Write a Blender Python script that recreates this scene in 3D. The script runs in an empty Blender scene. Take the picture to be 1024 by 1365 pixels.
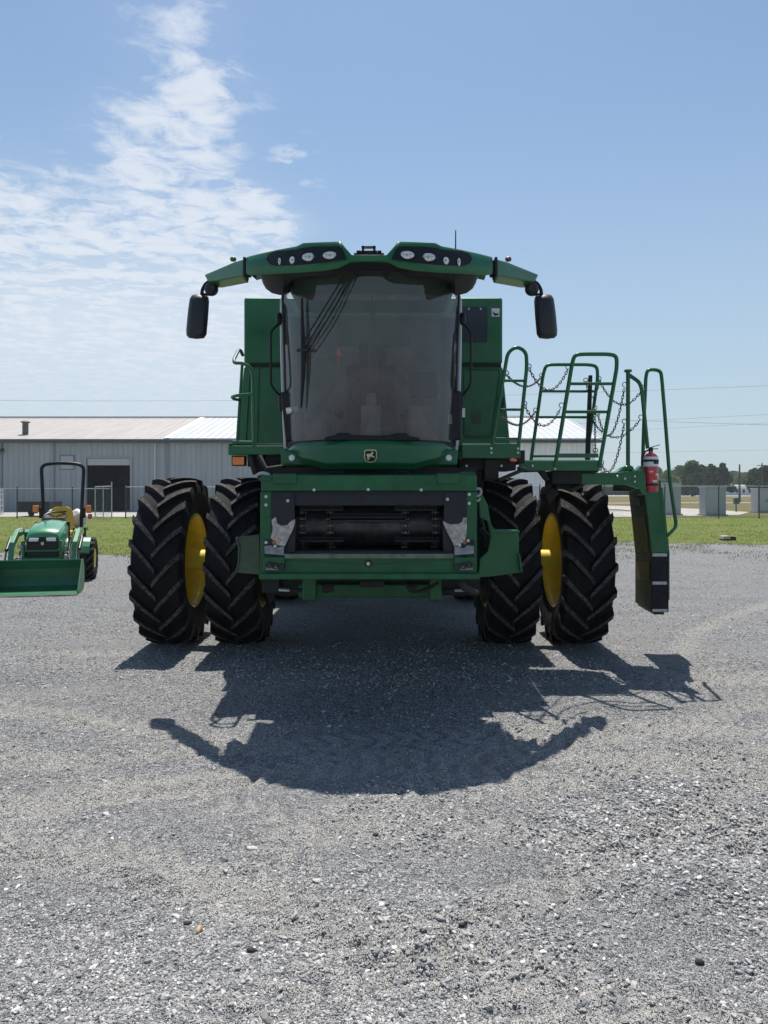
import bpy, bmesh, math, random
import numpy as np
from mathutils import Vector, Matrix, noise
random.seed(7); rng = np.random.default_rng(7)
S = bpy.context.scene
R = math.radians
COL = S.collection

# ------------------------------------------------------------------ camera, sky, sun, exposure
F, HZ, CXP, EYE = 1027.0, 652.0, 512.0, 1.81       # focal length (px of a 1024x1365 frame), horizon row, centre column, eye height
cam = bpy.data.cameras.new("camera"); camo = bpy.data.objects.new("camera", cam); COL.objects.link(camo)
cam.sensor_fit = 'VERTICAL'; cam.sensor_height = 24.0; cam.sensor_width = 18.0
cam.lens = F / 1365 * 24.0
cam.shift_y = -(682.5 - HZ) / 1365
cam.clip_start = 0.1; cam.clip_end = 6000
camo.location = (0, 0, EYE); camo.rotation_euler = (R(90), 0, 0)
S.camera = camo

SUN_EL, SUN_AZ = R(67.5), R(-3.0)                   # azimuth from +Y towards +X
to_sun = Vector((math.sin(SUN_AZ) * math.cos(SUN_EL), math.cos(SUN_AZ) * math.cos(SUN_EL), math.sin(SUN_EL)))
sl = bpy.data.lights.new("sun", 'SUN'); sl.energy = 5.0; sl.angle = R(0.5); sl.color = (1.0, 0.945, 0.865)
so = bpy.data.objects.new("sun", sl); COL.objects.link(so)
so.rotation_euler = (-to_sun).to_track_quat('-Z', 'Y').to_euler(); so.location = (0, 40, 80)

W = bpy.data.worlds.new("World"); S.world = W; W.use_nodes = True
wt = W.node_tree; wn = wt.nodes; wl = wt.links
for n in list(wn): wn.remove(n)
def N(t, kind, **kw):
    n = t.nodes.new(kind)
    for k, v in kw.items():
        if k.startswith('i_'):
            n.inputs[k[2:].replace('_', ' ')].default_value = v
        else: setattr(n, k, v)
    return n
def math_n(t, op, a, b=None, c=None, clamp=False):
    n = t.nodes.new('ShaderNodeMath'); n.operation = op; n.use_clamp = clamp
    for i, s in enumerate((a, b, c)):
        if s is None: continue
        if isinstance(s, (int, float)): n.inputs[i].default_value = s
        else: t.links.new(s, n.inputs[i])
    return n.outputs[0]
def maprange(t, v, a, b, c=0.0, d=1.0, smooth=True):
    n = t.nodes.new('ShaderNodeMapRange'); n.interpolation_type = 'SMOOTHSTEP' if smooth else 'LINEAR'
    t.links.new(v, n.inputs['Value'])
    for k, x in (('From Min', a), ('From Max', b), ('To Min', c), ('To Max', d)): n.inputs[k].default_value = x
    return n.outputs['Result']
def mixc(t, fac, a, b, mode='MIX'):
    n = t.nodes.new('ShaderNodeMix'); n.data_type = 'RGBA'; n.blend_type = mode; n.clamp_factor = True
    for key, s in ((0, fac), (6, a), (7, b)):
        if isinstance(s, (int, float)): n.inputs[key].default_value = s
        elif isinstance(s, tuple): n.inputs[key].default_value = s if len(s) == 4 else (*s, 1)
        else: t.links.new(s, n.inputs[key])
    return n.outputs[2]
sky = N(wt, 'ShaderNodeTexSky'); sky.sky_type = 'NISHITA'; sky.sun_disc = False
sky.sun_elevation = SUN_EL; sky.sun_rotation = SUN_AZ
sky.air_density = 1.0; sky.dust_density = 0.9; sky.ozone_density = 1.0; sky.altitude = 150
tc = N(wt, 'ShaderNodeTexCoord'); sx = N(wt, 'ShaderNodeSeparateXYZ'); wl.new(tc.outputs['Generated'], sx.inputs[0])
zc = math_n(wt, 'MAXIMUM', sx.outputs['Z'], 0.02)
u = math_n(wt, 'DIVIDE', sx.outputs['X'], zc); v = math_n(wt, 'DIVIDE', sx.outputs['Y'], zc)
cv = N(wt, 'ShaderNodeCombineXYZ'); wl.new(u, cv.inputs[0]); wl.new(v, cv.inputs[1])
def wnoise(scale, detail, rough, dist=0.0, off=0.0):
    m = N(wt, 'ShaderNodeMapping'); wl.new(cv.outputs[0], m.inputs[0]); m.inputs['Location'].default_value = (off, off * .7, 0)
    n = N(wt, 'ShaderNodeTexNoise'); wl.new(m.outputs[0], n.inputs['Vector'])
    n.inputs['Scale'].default_value = scale; n.inputs['Detail'].default_value = detail
    n.inputs['Roughness'].default_value = rough; n.inputs['Distortion'].default_value = dist
    return n.outputs['Fac']
n1 = wnoise(7.5, 9, .64, .5, 3.1); n2 = wnoise(1.5, 4, .55, .3, 8.4)
negu = math_n(wt, 'MULTIPLY', u, -1.0)
wob = math_n(wt, 'MULTIPLY_ADD', n2, 0.55, -0.275)
e1 = maprange(wt, math_n(wt, 'ADD', negu, wob), 0.22, 0.46)
e2 = maprange(wt, math_n(wt, 'SUBTRACT', v, math_n(wt, 'MINIMUM', math_n(wt, 'MULTIPLY_ADD', math_n(wt, 'ADD', negu, wob), 2.1, 0.38), math_n(wt, 'MULTIPLY_ADD', wob, 1.4, 2.30))), -0.30, 0.50)
cover = math_n(wt, 'MULTIPLY', e1, e2)
thick = math_n(wt, 'MULTIPLY_ADD', cover, 0.25, math_n(wt, 'ADD', math_n(wt, 'MULTIPLY', n1, .70), math_n(wt, 'MULTIPLY', wnoise(3.2, 5, .6, .3, 5.7), .30)))
cl = maprange(wt, thick, 0.59, 0.83)
soft = math_n(wt, 'MULTIPLY', cover, maprange(wt, v, 2.2, 4.6, 0.08, 0.62))
cl = math_n(wt, 'MAXIMUM', math_n(wt, 'MULTIPLY', cl, math_n(wt, 'MULTIPLY_ADD', cover, 0.9, 0.0)), soft)
cl = math_n(wt, 'MULTIPLY', cl, maprange(wt, sx.outputs['Z'], 0.03, 0.2, 0.35, 0.9))
# small stray puffs right of the bank
p1 = maprange(wt, math_n(wt, 'ABSOLUTE', math_n(wt, 'ADD', u, 0.27)), 0.0, 0.13, 1, 0)
p2 = maprange(wt, math_n(wt, 'ABSOLUTE', math_n(wt, 'ADD', v, -2.38)), 0.0, 0.28, 1, 0)
puff = math_n(wt, 'MULTIPLY', maprange(wt, wnoise(9, 6, .6, .2, 1.7), .50, .70), math_n(wt, 'MULTIPLY', p1, p2))
cl = math_n(wt, 'MAXIMUM', cl, math_n(wt, 'MULTIPLY', puff, .8))
skyc = mixc(wt, 1.0, sky.outputs[0], (0.84, 0.94, 0.97), 'MULTIPLY')
hazeband = maprange(wt, sx.outputs['Z'], 0.0, 0.55, 0.74, 0.0)          # milky summer air low in the sky
skyc = mixc(wt, hazeband, skyc, (3.7, 4.5, 5.2))
colr = mixc(wt, cl, skyc, (6.1, 6.45, 6.95))
bg = N(wt, 'ShaderNodeBackground'); wl.new(colr, bg.inputs[0]); bg.inputs[1].default_value = 0.104
wo = N(wt, 'ShaderNodeOutputWorld'); wl.new(bg.outputs[0], wo.inputs[0])

S.view_settings.view_transform = 'Standard'; S.view_settings.look = 'None'
S.view_settings.exposure = 0.36; S.view_settings.gamma = 1.0
S.render.engine = 'CYCLES'
try:
    S.cycles.use_denoising = True; S.cycles.max_bounces = 8; S.cycles.transparent_max_bounces = 24
except Exception: pass

# ------------------------------------------------------------------ pixel row/column at a known distance -> metres
def X(px, Y): return (px - CXP) / F * Y
def Z(py, Y): return EYE + (HZ - py) / F * Y
def P(px, py, Y): return Vector((X(px, Y), Y, Z(py, Y)))

# ------------------------------------------------------------------ materials
MATS = {}
def mat(name, base, rough=0.5, metal=0.0, coat=0.0, var=0.0, vscale=6.0, dust=0.0, dcol=(.30, .27, .22), bump=0.0, bscale=60.0, spec=0.5, coords='Object', subsurf=None):
    m = bpy.data.materials.new(name); m.use_nodes = True; t = m.node_tree
    b = t.nodes['Principled BSDF']
    b.inputs['Roughness'].default_value = rough; b.inputs['Metallic'].default_value = metal
    b.inputs['Coat Weight'].default_value = coat; b.inputs['Coat Roughness'].default_value = 0.12
    b.inputs['Specular IOR Level'].default_value = spec
    c = (*base, 1); b.inputs['Base Color'].default_value = c
    g = N(t, 'ShaderNodeNewGeometry') if dust or var or bump else None
    src = None
    if var or dust:
        n = N(t, 'ShaderNodeTexNoise'); t.links.new(g.outputs['Position'], n.inputs['Vector'])
        n.inputs['Scale'].default_value = vscale; n.inputs['Detail'].default_value = 6; n.inputs['Roughness'].default_value = .65
        lo = tuple(max(0, x * (1 - var)) for x in base); hi = tuple(min(1, x * (1 + var)) for x in base)
        src = mixc(t, maprange(t, n.outputs['Fac'], .3, .7), lo, hi)
        if dust:
            n2 = N(t, 'ShaderNodeTexNoise'); t.links.new(g.outputs['Position'], n2.inputs['Vector'])
            n2.inputs['Scale'].default_value = vscale * 2.3; n2.inputs['Detail'].default_value = 8; n2.inputs['Roughness'].default_value = .7
            f = math_n(t, 'MULTIPLY', maprange(t, n2.outputs['Fac'], .40, .72), dust)
            src = mixc(t, f, src, dcol)
            t.links.new(math_n(t, 'MULTIPLY_ADD', f, 0.5, rough, clamp=True), b.inputs['Roughness'])
        t.links.new(src, b.inputs['Base Color'])
    if bump:
        n3 = N(t, 'ShaderNodeTexNoise'); t.links.new(g.outputs['Position'], n3.inputs['Vector'])
        n3.inputs['Scale'].default_value = bscale; n3.inputs['Detail'].default_value = 4
        bp = N(t, 'ShaderNodeBump'); bp.inputs['Strength'].default_value = bump; bp.inputs['Distance'].default_value = .01
        t.links.new(n3.outputs['Fac'], bp.inputs['Height']); t.links.new(bp.outputs[0], b.inputs['Normal'])
    MATS[name] = m
    return m
GREEN = mat('green_paint', (.010, .122, .042), .34, coat=.25, var=.14, vscale=2.5, dust=.06, dcol=(.08, .11, .07), bump=.04, bscale=9, spec=.3)
GREEND = mat('green_paint_dirty', (.011, .106, .038), .42, coat=.1, var=.25, vscale=5, dust=.18, dcol=(.07, .085, .06), spec=.3)
GREENDULL = mat('green_paint_faded', (.05, .095, .055), .55, var=.25, vscale=6, dust=.5, dcol=(.13, .12, .09))
YELLOW = mat('yellow_paint', (.82, .64, .03), .4, coat=.3, var=.08, dust=.2, dcol=(.32, .22, .08), vscale=5)
RUBBER = mat('tyre_rubber', (.007, .007, .009), .75, spec=.2, var=.3, vscale=7, dust=.10, dcol=(.07, .062, .052), bump=.3, bscale=40)
LUGTOP = mat('tyre_lug_dusty', (.030, .029, .029), .85, spec=.3, var=.5, vscale=14, dust=.6, dcol=(.22, .205, .185), bump=.35, bscale=60)
BLACK = mat('black_plastic', (.007, .008, .010), .42, var=.2, dust=.06, dcol=(.04, .04, .04), spec=.3)
BLACKM = mat('black_metal', (.010, .013, .020), .36, var=.3, vscale=8, dust=.2, dcol=(.035, .036, .04), spec=.35)
DARK = mat('dark_underbody', (.008, .010, .009), .7, var=.4, dust=.5, dcol=(.05, .045, .035))
STEEL = mat('bare_steel', (.42, .40, .38), .42, metal=.75, var=.3, vscale=18, dust=.6, dcol=(.20, .15, .10))
BOLT = mat('zinc_bolt', (.55, .55, .53), .35, metal=.6)
CHROME = mat('lamp_reflector', (.75, .76, .78), .18, metal=.6)
LENS = mat('lamp_lens', (.86, .87, .86), .22, var=.06, vscale=120, spec=.8)
AMBER = mat('amber_lens', (.90, .22, .008), .25, var=.15, vscale=60, coat=.6)
REDL = mat('red_lens', (.55, .03, .02), .25, coat=.6)
REDP = mat('red_extinguisher', (.48, .015, .03), .3, coat=.6, var=.08)
WHITE = mat('white_label', (.72, .72, .70), .5, var=.05)
GOLD = mat('emblem_gold', (.75, .68, .38), .35, metal=.2)
GREYSTRIP = mat('grey_reflective_strip', (.45, .46, .45), .4, var=.15, vscale=60)
OLIVE = mat('olive_sunlight_patch', (.11, .095, .03), .7, var=.35, vscale=12, dust=.4, dcol=(.16, .12, .06))  # sunlight on the backs of the steps, put into an olive tone
CHAIN = mat('chain_metal', (.10, .10, .105), .45, metal=.5)
SEATF = mat('seat_fabric', (.035, .035, .038), .9, var=.2, vscale=30)
CABIN = mat('cab_trim', (.20, .195, .185), .8, var=.3, vscale=4, dust=.3, dcol=(.20, .195, .185))
SHIRTG = mat('pillar_rubber', (.42, .45, .48), .3, coat=.5)
REFL = mat('mirror_back', (.016, .017, .019), .5, bump=.1, bscale=200)
SEATY = mat('yellow_vinyl', (.70, .45, .03), .5, var=.08)
GALV = mat('galvanised_steel', (.42, .43, .44), .45, metal=.4, var=.15)
DKPOST = mat('dark_fence_post', (.05, .055, .055), .6)
CONC = mat('pale_concrete', (.36, .35, .325), .85, var=.15, vscale=1.2, dust=.3, dcol=(.38, .35, .3))
BOXG = mat('grey_painted_cabinet', (.36, .38, .40), .5, var=.08, vscale=2)
WOOD = mat('weathered_pole', (.11, .09, .07), .85, var=.25, vscale=8)
WIRE = mat('cable_grey', (.20, .21, .22), .6)
BAG = mat('white_sack', (.72, .70, .72), .6, var=.08, vscale=14)
SHOPDARK = mat('workshop_interior', (.035, .035, .04), .9, var=.4, vscale=.5)

def ribbed(name, base, pitch, axis=0, rough=.45, var=.08, metal=0.0, depth=.03, streak=.12, streakcol=None, spec=.4):
    """profiled sheet metal: ribs by bump, faint streaks"""
    m = bpy.data.materials.new(name); m.use_nodes = True; t = m.node_tree; b = t.nodes['Principled BSDF']
    g = N(t, 'ShaderNodeNewGeometry'); s = N(t, 'ShaderNodeSeparateXYZ'); t.links.new(g.outputs['Position'], s.inputs[0])
    w = math_n(t, 'FRACT', math_n(t, 'DIVIDE', s.outputs[axis], pitch))
    tri = math_n(t, 'ABSOLUTE', math_n(t, 'SUBTRACT', w, .5))
    h = maprange(t, tri, .36, .46)
    bp = N(t, 'ShaderNodeBump'); bp.inputs['Strength'].default_value = 1.0; bp.inputs['Distance'].default_value = depth
    t.links.new(h, bp.inputs['Height']); t.links.new(bp.outputs[0], b.inputs['Normal'])
    n = N(t, 'ShaderNodeTexNoise'); mp = N(t, 'ShaderNodeMapping'); t.links.new(g.outputs['Position'], mp.inputs[0])
    mp.inputs['Scale'].default_value = (2.0, .25, .25); t.links.new(mp.outputs[0], n.inputs['Vector'])
    n.inputs['Scale'].default_value = 1.0; n.inputs['Detail'].default_value = 6
    lo = tuple(x * (1 - var) for x in base); hi = tuple(min(1, x * (1 + var)) for x in base)
    c = mixc(t, maprange(t, n.outputs['Fac'], .3, .7), lo, hi)
    if streakcol:
        n2 = N(t, 'ShaderNodeTexNoise'); t.links.new(mp.outputs[0], n2.inputs['Vector']); n2.inputs['Scale'].default_value = 2.3; n2.inputs['Detail'].default_value = 8
        c = mixc(t, math_n(t, 'MULTIPLY', maprange(t, n2.outputs['Fac'], .42, .7), streak), c, streakcol)
    t.links.new(c, b.inputs['Base Color']); b.inputs['Roughness'].default_value = rough; b.inputs['Metallic'].default_value = metal
    b.inputs['Specular IOR Level'].default_value = spec
    return m
WALLM = ribbed('grey_wall_sheet', (.32, .345, .37), .42, 0, .5, .06, depth=.035)
WALLW = ribbed('white_wall_sheet', (.74, .75, .76), .42, 0, .5, .05, depth=.03)
ROOFT = ribbed('tan_roof_sheet', (.36, .335, .315), .62, 0, .5, .10, depth=.03, streak=.6, streakcol=(.40, .32, .285))
ROOFW = ribbed('white_roof_sheet', (.50, .51, .51), .62, 0, .42, .06, depth=.05)

def glass_mat(name, tint, dustc, dustf, gloss=0.0):
    m = bpy.data.materials.new(name); m.use_nodes = True; t = m.node_tree
    for n in list(t.nodes): t.nodes.remove(n)
    o = N(t, 'ShaderNodeOutputMaterial'); tr = N(t, 'ShaderNodeBsdfTransparent'); tr.inputs[0].default_value = (*tint, 1)
    gl = N(t, 'ShaderNodeBsdfGlossy'); gl.inputs['Roughness'].default_value = .03; gl.inputs[0].default_value = (.9, .92, .95, 1)
    fr = N(t, 'ShaderNodeFresnel'); fr.inputs[0].default_value = 1.5
    df = N(t, 'ShaderNodeBsdfDiffuse'); df.inputs[0].default_value = (*dustc, 1)
    g = N(t, 'ShaderNodeNewGeometry'); n1 = N(t, 'ShaderNodeTexNoise'); t.links.new(g.outputs['Position'], n1.inputs['Vector'])
    n1.inputs['Scale'].default_value = 3.5; n1.inputs['Detail'].default_value = 7; n1.inputs['Roughness'].default_value = .7
    mp = N(t, 'ShaderNodeMapping'); t.links.new(g.outputs['Position'], mp.inputs[0]); mp.inputs['Scale'].default_value = (9, 9, 1.2)
    n2 = N(t, 'ShaderNodeTexNoise'); t.links.new(mp.outputs[0], n2.inputs['Vector']); n2.inputs['Scale'].default_value = 1.5; n2.inputs['Detail'].default_value = 6
    f = math_n(t, 'MULTIPLY', math_n(t, 'ADD', maprange(t, n1.outputs['Fac'], .3, .75, .55, 1.25), maprange(t, n2.outputs['Fac'], .45, .8, 0, .4)), dustf)
    m1 = N(t, 'ShaderNodeMixShader'); t.links.new(f, m1.inputs[0]); t.links.new(tr.outputs[0], m1.inputs[1]); t.links.new(df.outputs[0], m1.inputs[2])
    m2 = N(t, 'ShaderNodeMixShader'); t.links.new(math_n(t, 'ADD', fr.outputs[0], gloss), m2.inputs[0]); t.links.new(m1.outputs[0], m2.inputs[1]); t.links.new(gl.outputs[0], m2.inputs[2])
    t.links.new(m2.outputs[0], o.inputs[0])
    return m
GLASS = glass_mat('dusty_windscreen_glass', (.74, .74, .725), (.27, .262, .252), .145, .018)
GLASSD = glass_mat('dark_side_glass', (.5, .54, .53), (.2, .2, .19), .10, .05)

# ------------------------------------------------------------------ mesh builder
class MB:
    def __init__(s, O=(0, 0, 0)): s.v = []; s.f = []; s.m = []; s.sm = []; s.cur = 0; s.O = Vector(O)
    def add(s, vs, fs, smooth=False):
        b = len(s.v); s.v += [Vector(p) for p in vs]
        for f in fs: s.f.append([b + i for i in f]); s.m.append(s.cur); s.sm.append(smooth)
        return s
    def mat(s, i): s.cur = i; return s
    def box(s, x0, x1, y0, y1, z0, z1):
        if x0 > x1: x0, x1 = x1, x0
        if y0 > y1: y0, y1 = y1, y0
        if z0 > z1: z0, z1 = z1, z0
        return s.add([(x0, y0, z0), (x1, y0, z0), (x1, y1, z0), (x0, y1, z0), (x0, y0, z1), (x1, y0, z1), (x1, y1, z1), (x0, y1, z1)],
                     [(0, 3, 2, 1), (4, 5, 6, 7), (0, 1, 5, 4), (1, 2, 6, 5), (2, 3, 7, 6), (3, 0, 4, 7)])
    def pbox(s, px0, px1, py0, py1, Y, d):            # a front face measured on the picture at distance Y, d deep
        return s.box(X(px0, Y), X(px1, Y), Y, Y + d, Z(py1, Y), Z(py0, Y))
    def bar(s, a, b, w, h, up=(0, 0, 1)):
        a = Vector(a); b = Vector(b); d = (b - a).normalized(); u_ = Vector(up)
        if abs(d.dot(u_)) > .98: u_ = Vector((0, 1, 0))
        r = d.cross(u_).normalized(); u_ = r.cross(d)
        vs = []
        for p in (a, b):
            for i, j in ((-1, -1), (1, -1), (1, 1), (-1, 1)): vs.append(p + r * (i * w / 2) + u_ * (j * h / 2))
        return s.add(vs, [(0, 1, 2, 3), (7, 6, 5, 4), (0, 4, 5, 1), (1, 5, 6, 2), (2, 6, 7, 3), (3, 7, 4, 0)])
    def loft(s, secs, cap=True, smooth=False, closed=False):
        n = len(secs[0]); vs = [p for q in secs for p in q]; fs = []
        for i in range(len(secs) - 1 + (1 if closed else 0)):
            a = i * n; b = ((i + 1) % len(secs)) * n
            for j in range(n): fs.append((a + j, a + (j + 1) % n, b + (j + 1) % n, b + j))
        if cap and not closed: fs += [tuple(range(n))[::-1], tuple((len(secs) - 1) * n + j for j in range(n))]
        return s.add(vs, fs, smooth)
    def prism(s, poly, a, b, plane='xz'):
        def pt(p, d):
            return {'xz': (p[0], d, p[1]), 'yz': (d, p[0], p[1]), 'xy': (p[0], p[1], d)}[plane]
        return s.loft([[pt(p, a) for p in poly], [pt(p, b) for p in poly]])
    def pprism(s, pts, Y, d):                          # outline measured on the picture at distance Y, d deep
        return s.prism([(X(a, Y), Z(b, Y)) for a, b in pts], Y, Y + d)
    def tube(s, path, r, n=8, closed=False):
        path = [Vector(p) for p in path]; k = len(path); rs = r if isinstance(r, (list, tuple)) else [r] * k
        t0 = (path[1] - path[0]).normalized(); ref = Vector((0, 0, 1)) if abs(t0.z) < .9 else Vector((0, 1, 0))
        nr = t0.cross(ref).normalized(); secs = []
        for i in range(k):
            if closed: t = (path[(i + 1) % k] - path[i - 1]).normalized()
            else: t = (path[min(i + 1, k - 1)] - path[max(i - 1, 0)]).normalized()
            nr = (nr - t * nr.dot(t)).normalized(); bn = t.cross(nr)
            secs.append([path[i] + (nr * math.cos(2 * math.pi * j / n) + bn * math.sin(2 * math.pi * j / n)) * rs[i] for j in range(n)])
        return s.loft(secs, smooth=True, closed=closed)
    def lathe(s, prof, c, axis='x', n=48, smooth=True, closed=False):
        c = Vector(c); secs = []
        for k in range(n):
            t = 2 * math.pi * k / n; q = []
            for r, a in prof:
                cc, ss = r * math.cos(t), r * math.sin(t)
                q.append(c + Vector({'x': (a, cc, ss), 'y': (cc, a, ss), 'z': (cc, ss, a)}[axis]))
            secs.append(q)
        m = len(prof); vs = [p for q in secs for p in q]; fs = []
        for i in range(n):
            a = i * m; b = ((i + 1) % n) * m
            for j in range(m if closed else m - 1): fs.append((a + j, a + (j + 1) % m, b + (j + 1) % m, b + j))
        return s.add(vs, fs, smooth)
    def disc(s, c, r, d, axis='y', n=14):              # short closed cylinder
        return s.lathe([(1e-4, 0), (r * .86, 0), (r, d * .25), (r, d), (1e-4, d)], c, axis, n, smooth=False)
    def ell(s, c, rad, nu=18, nv=10):
        c = Vector(c); vs = []; fs = []
        for i in range(nv + 1):
            ph = math.pi * i / nv
            for j in range(nu):
                th = 2 * math.pi * j / nu
                vs.append(c + Vector((rad[0] * math.sin(ph) * math.cos(th), rad[1] * math.sin(ph) * math.sin(th), rad[2] * math.cos(ph))))
        for i in range(nv):
            for j in range(nu): fs.append((i * nu + j, i * nu + (j + 1) % nu, (i + 1) * nu + (j + 1) % nu, (i + 1) * nu + j))
        return s.add(vs, fs, True)
    def bolts(s, pts, Y, r=.011):
        for a, b in pts: s.disc(P(a, b, Y) - Vector((0, .012, 0)), r, .014, 'y', 8)
        return s
    def build(s, name, mats, parent=None, bevel=0.0, seg=2, norm=True):
        me = bpy.data.meshes.new(name)
        me.from_pydata([tuple(p - s.O) for p in s.v], [], s.f)
        if not isinstance(mats, (list, tuple)): mats = [mats]
        for m in mats: me.materials.append(m)
        me.polygons.foreach_set('material_index', s.m); me.polygons.foreach_set('use_smooth', s.sm)
        if norm:
            bm = bmesh.new(); bm.from_mesh(me); bmesh.ops.recalc_face_normals(bm, faces=bm.faces); bm.to_mesh(me); bm.free()
        me.update()
        if any(s.sm):
            try: me.set_sharp_from_angle(angle=R(42))
            except Exception: pass
        o = bpy.data.objects.new(name, me); COL.objects.link(o)
        if parent: o.parent = parent
        if bevel:
            b = o.modifiers.new('bevel', 'BEVEL'); b.width = bevel; b.segments = seg; b.limit_method = 'ANGLE'; b.angle_limit = R(35)
        return o
def fillet(path, rad, n=5):
    path = [Vector(p) for p in path]; out = [path[0]]
    for i in range(1, len(path) - 1):
        p, a, b = path[i], path[i - 1], path[i + 1]
        d1 = (a - p); d2 = (b - p); r = min(rad, d1.length * .49, d2.length * .49)
        s = p + d1.normalized() * r; e = p + d2.normalized() * r
        for k in range(n + 1):
            t = k / n; out.append(s * (1 - t) ** 2 + p * 2 * t * (1 - t) + e * t * t)
    out.append(path[-1]); return out
def tag(o, label=None, cat=None, group=None, kind=None):
    if label: o['label'] = label
    if cat: o['category'] = cat
    if group: o['group'] = group
    if kind: o['kind'] = kind
    return o
def empty(name, loc, label, cat, group=None, rz=0.0):
    o = bpy.data.objects.new(name, None); COL.objects.link(o); o.location = loc; o.rotation_euler = (0, 0, rz)
    o.empty_display_size = .3
    return tag(o, label, cat, group)
def copy_tree(o, parent=None):
    c = o.copy(); COL.objects.link(c); c.parent = parent
    for ch in list(o.children): copy_tree(ch, c)
    return c

# ------------------------------------------------------------------ ground: one gravel sheet to the horizon
def vnoise(x, y, s, seed):
    """tileless value noise on numpy arrays"""
    x = x * s + seed * 17.13; y = y * s + seed * 9.71
    xi = np.floor(x).astype(np.int64); yi = np.floor(y).astype(np.int64); fx = x - xi; fy = y - yi
    fx = fx * fx * (3 - 2 * fx); fy = fy * fy * (3 - 2 * fy)
    def hsh(a, b):
        n = (a * 374761393 + b * 668265263 + seed * 1442695) & 0xFFFFFFFF
        n = ((n ^ (n >> 13)) * 1274126177) & 0xFFFFFFFF
        return ((n ^ (n >> 16)) & 0xFFFF) / 65535.0
    return (hsh(xi, yi) * (1 - fx) + hsh(xi + 1, yi) * fx) * (1 - fy) + (hsh(xi, yi + 1) * (1 - fx) + hsh(xi + 1, yi + 1) * fx) * fy
TRACKS = [((-2.4, 5.2), (1.0, -.45), .26), ((-3.2, 6.6), (1.0, -.5), .26), ((2.2, 6.1), (1.0, .5), .26), ((.6, 4.1), (1.0, -.2), .26), ((3.0, 5.4), (.9, .7), .26), ((-1.0, 3.4), (1.0, -.35), .26), ((1.6, 5.2), (1.0, .22), .24), ((2.4, 4.3), (1.0, .38), .26), ((-3.0, 4.2), (1.0, .28), .26), ((-4.5, 8.5), (1.0, -.12), .3), ((1.0, 4.6), (1.0, .33), .26), ((1.2, 5.6), (1.0, .10), .26), ((.2, 2.4), (1.0, .45), .30), ((-2.6, 6.2), (1.0, -.30), .28),
          ((-2.2, 4.6), (.8, -.62), .24), ((1.9, 3.0), (.75, .66), .30), ((-1.2, 2.6), (.6, .8), .26), ((2.6, 7.0), (1.0, .16), .3)]
def track_val(x, y):
    tot = np.zeros_like(x); rut = np.zeros_like(x)
    for k, (p, d, w) in enumerate(TRACKS):
        l = math.hypot(*d); dx, dy = d[0] / l, d[1] / l
        a = (x - p[0]) * dx + (y - p[1]) * dy; b = -(x - p[0]) * dy + (y - p[1]) * dx + .16 * np.sin(a * .8 + k)
        m = np.clip(1 - np.abs(b) / w, 0, 1); m = m * m * (3 - 2 * m) * np.clip(vnoise(x, y, .45, 40 + k) * 2.2 - .45, 0, 1)
        lug = .5 + .5 * np.sin(2 * math.pi * (a + np.abs(b) * .9) / .17)
        tot += m * lug; rut += m
    return tot, rut
def gh(x, y):
    x = np.asarray(x, float); y = np.asarray(y, float)
    near = np.clip((16 - y) / 8, 0, 1) * np.clip((y + 4) / 4, 0, 1) * np.clip((14 - np.abs(x)) / 5, 0, 1)
    h = .030 * (vnoise(x, y, .55, 1) - .5) + .024 * (vnoise(x, y, 1.7, 2) - .5) + .018 * (vnoise(x, y, 4.6, 3) - .5) + .010 * (vnoise(x, y, 12, 4) - .5)
    h = h + np.exp(-((x - 1.3) / .9) ** 2 - ((y - 3.7) / .9) ** 2) * (.085 * (vnoise(x, y, 3.4, 7) - .4) + .035 * (vnoise(x, y, 9, 8) - .5))
    t, r = track_val(x, y)
    return near * (h + .030 * t - .016 * r)
def axis(lo, hi, f):
    out = [lo]
    while out[-1] < hi: out.append(min(hi, out[-1] + f(out[-1])))
    return out
ys = [-3000, -800, -200, -60, -20, -8, -3, 0, 1.0] + axis(1.6, 18, lambda y: .0062 * y) + axis(19, 60, lambda y: .06 * y)[0:] + [80, 120, 200, 400, 900, 2000, 5000]
xs0 = axis(0, 9, lambda x: .027 + .0035 * x) + [10, 12, 15, 20, 28, 40, 70, 120, 250, 600, 1500, 4000]
xs = [-a for a in xs0[:0:-1]] + xs0
gx, gy = np.meshgrid(np.array(xs), np.array(ys)); gz = gh(gx, gy)
nx, ny = len(xs), len(ys)
me = bpy.data.meshes.new('gravel_yard')
idx = np.arange(nx * ny).reshape(ny, nx)
quads = np.stack([idx[:-1, :-1], idx[:-1, 1:], idx[1:, 1:], idx[1:, :-1]], -1).reshape(-1, 4)
def np_mesh(me, co, faces, smooth=False, mi=None):
    k = faces.shape[1]
    me.vertices.add(len(co)); me.vertices.foreach_set('co', np.ascontiguousarray(co, dtype=np.float32).ravel())
    me.loops.add(faces.size); me.loops.foreach_set('vertex_index', faces.astype(np.int32).ravel())
    me.polygons.add(len(faces)); me.polygons.foreach_set('loop_start', np.arange(0, faces.size, k, dtype=np.int32))
    me.polygons.foreach_set('use_smooth', np.full(len(faces), smooth))
    if mi is not None: me.polygons.foreach_set('material_index', mi.astype(np.int32))
    me.update(calc_edges=True); me.validate()
np_mesh(me, np.stack([gx, gy, gz], -1).reshape(-1, 3), quads, True)
def clump(x, y): return np.clip((vnoise(x, y, .8, 11) * .55 + vnoise(x, y, 2.3, 12) * .5 + vnoise(x, y, 6.5, 13) * .3 - .44) * 2.8, .04, 1)
at_ = me.attributes.new('fines', 'FLOAT', 'POINT'); at_.data.foreach_set('value', (1 - clump(gx, gy)).astype(np.float32).ravel())
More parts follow.
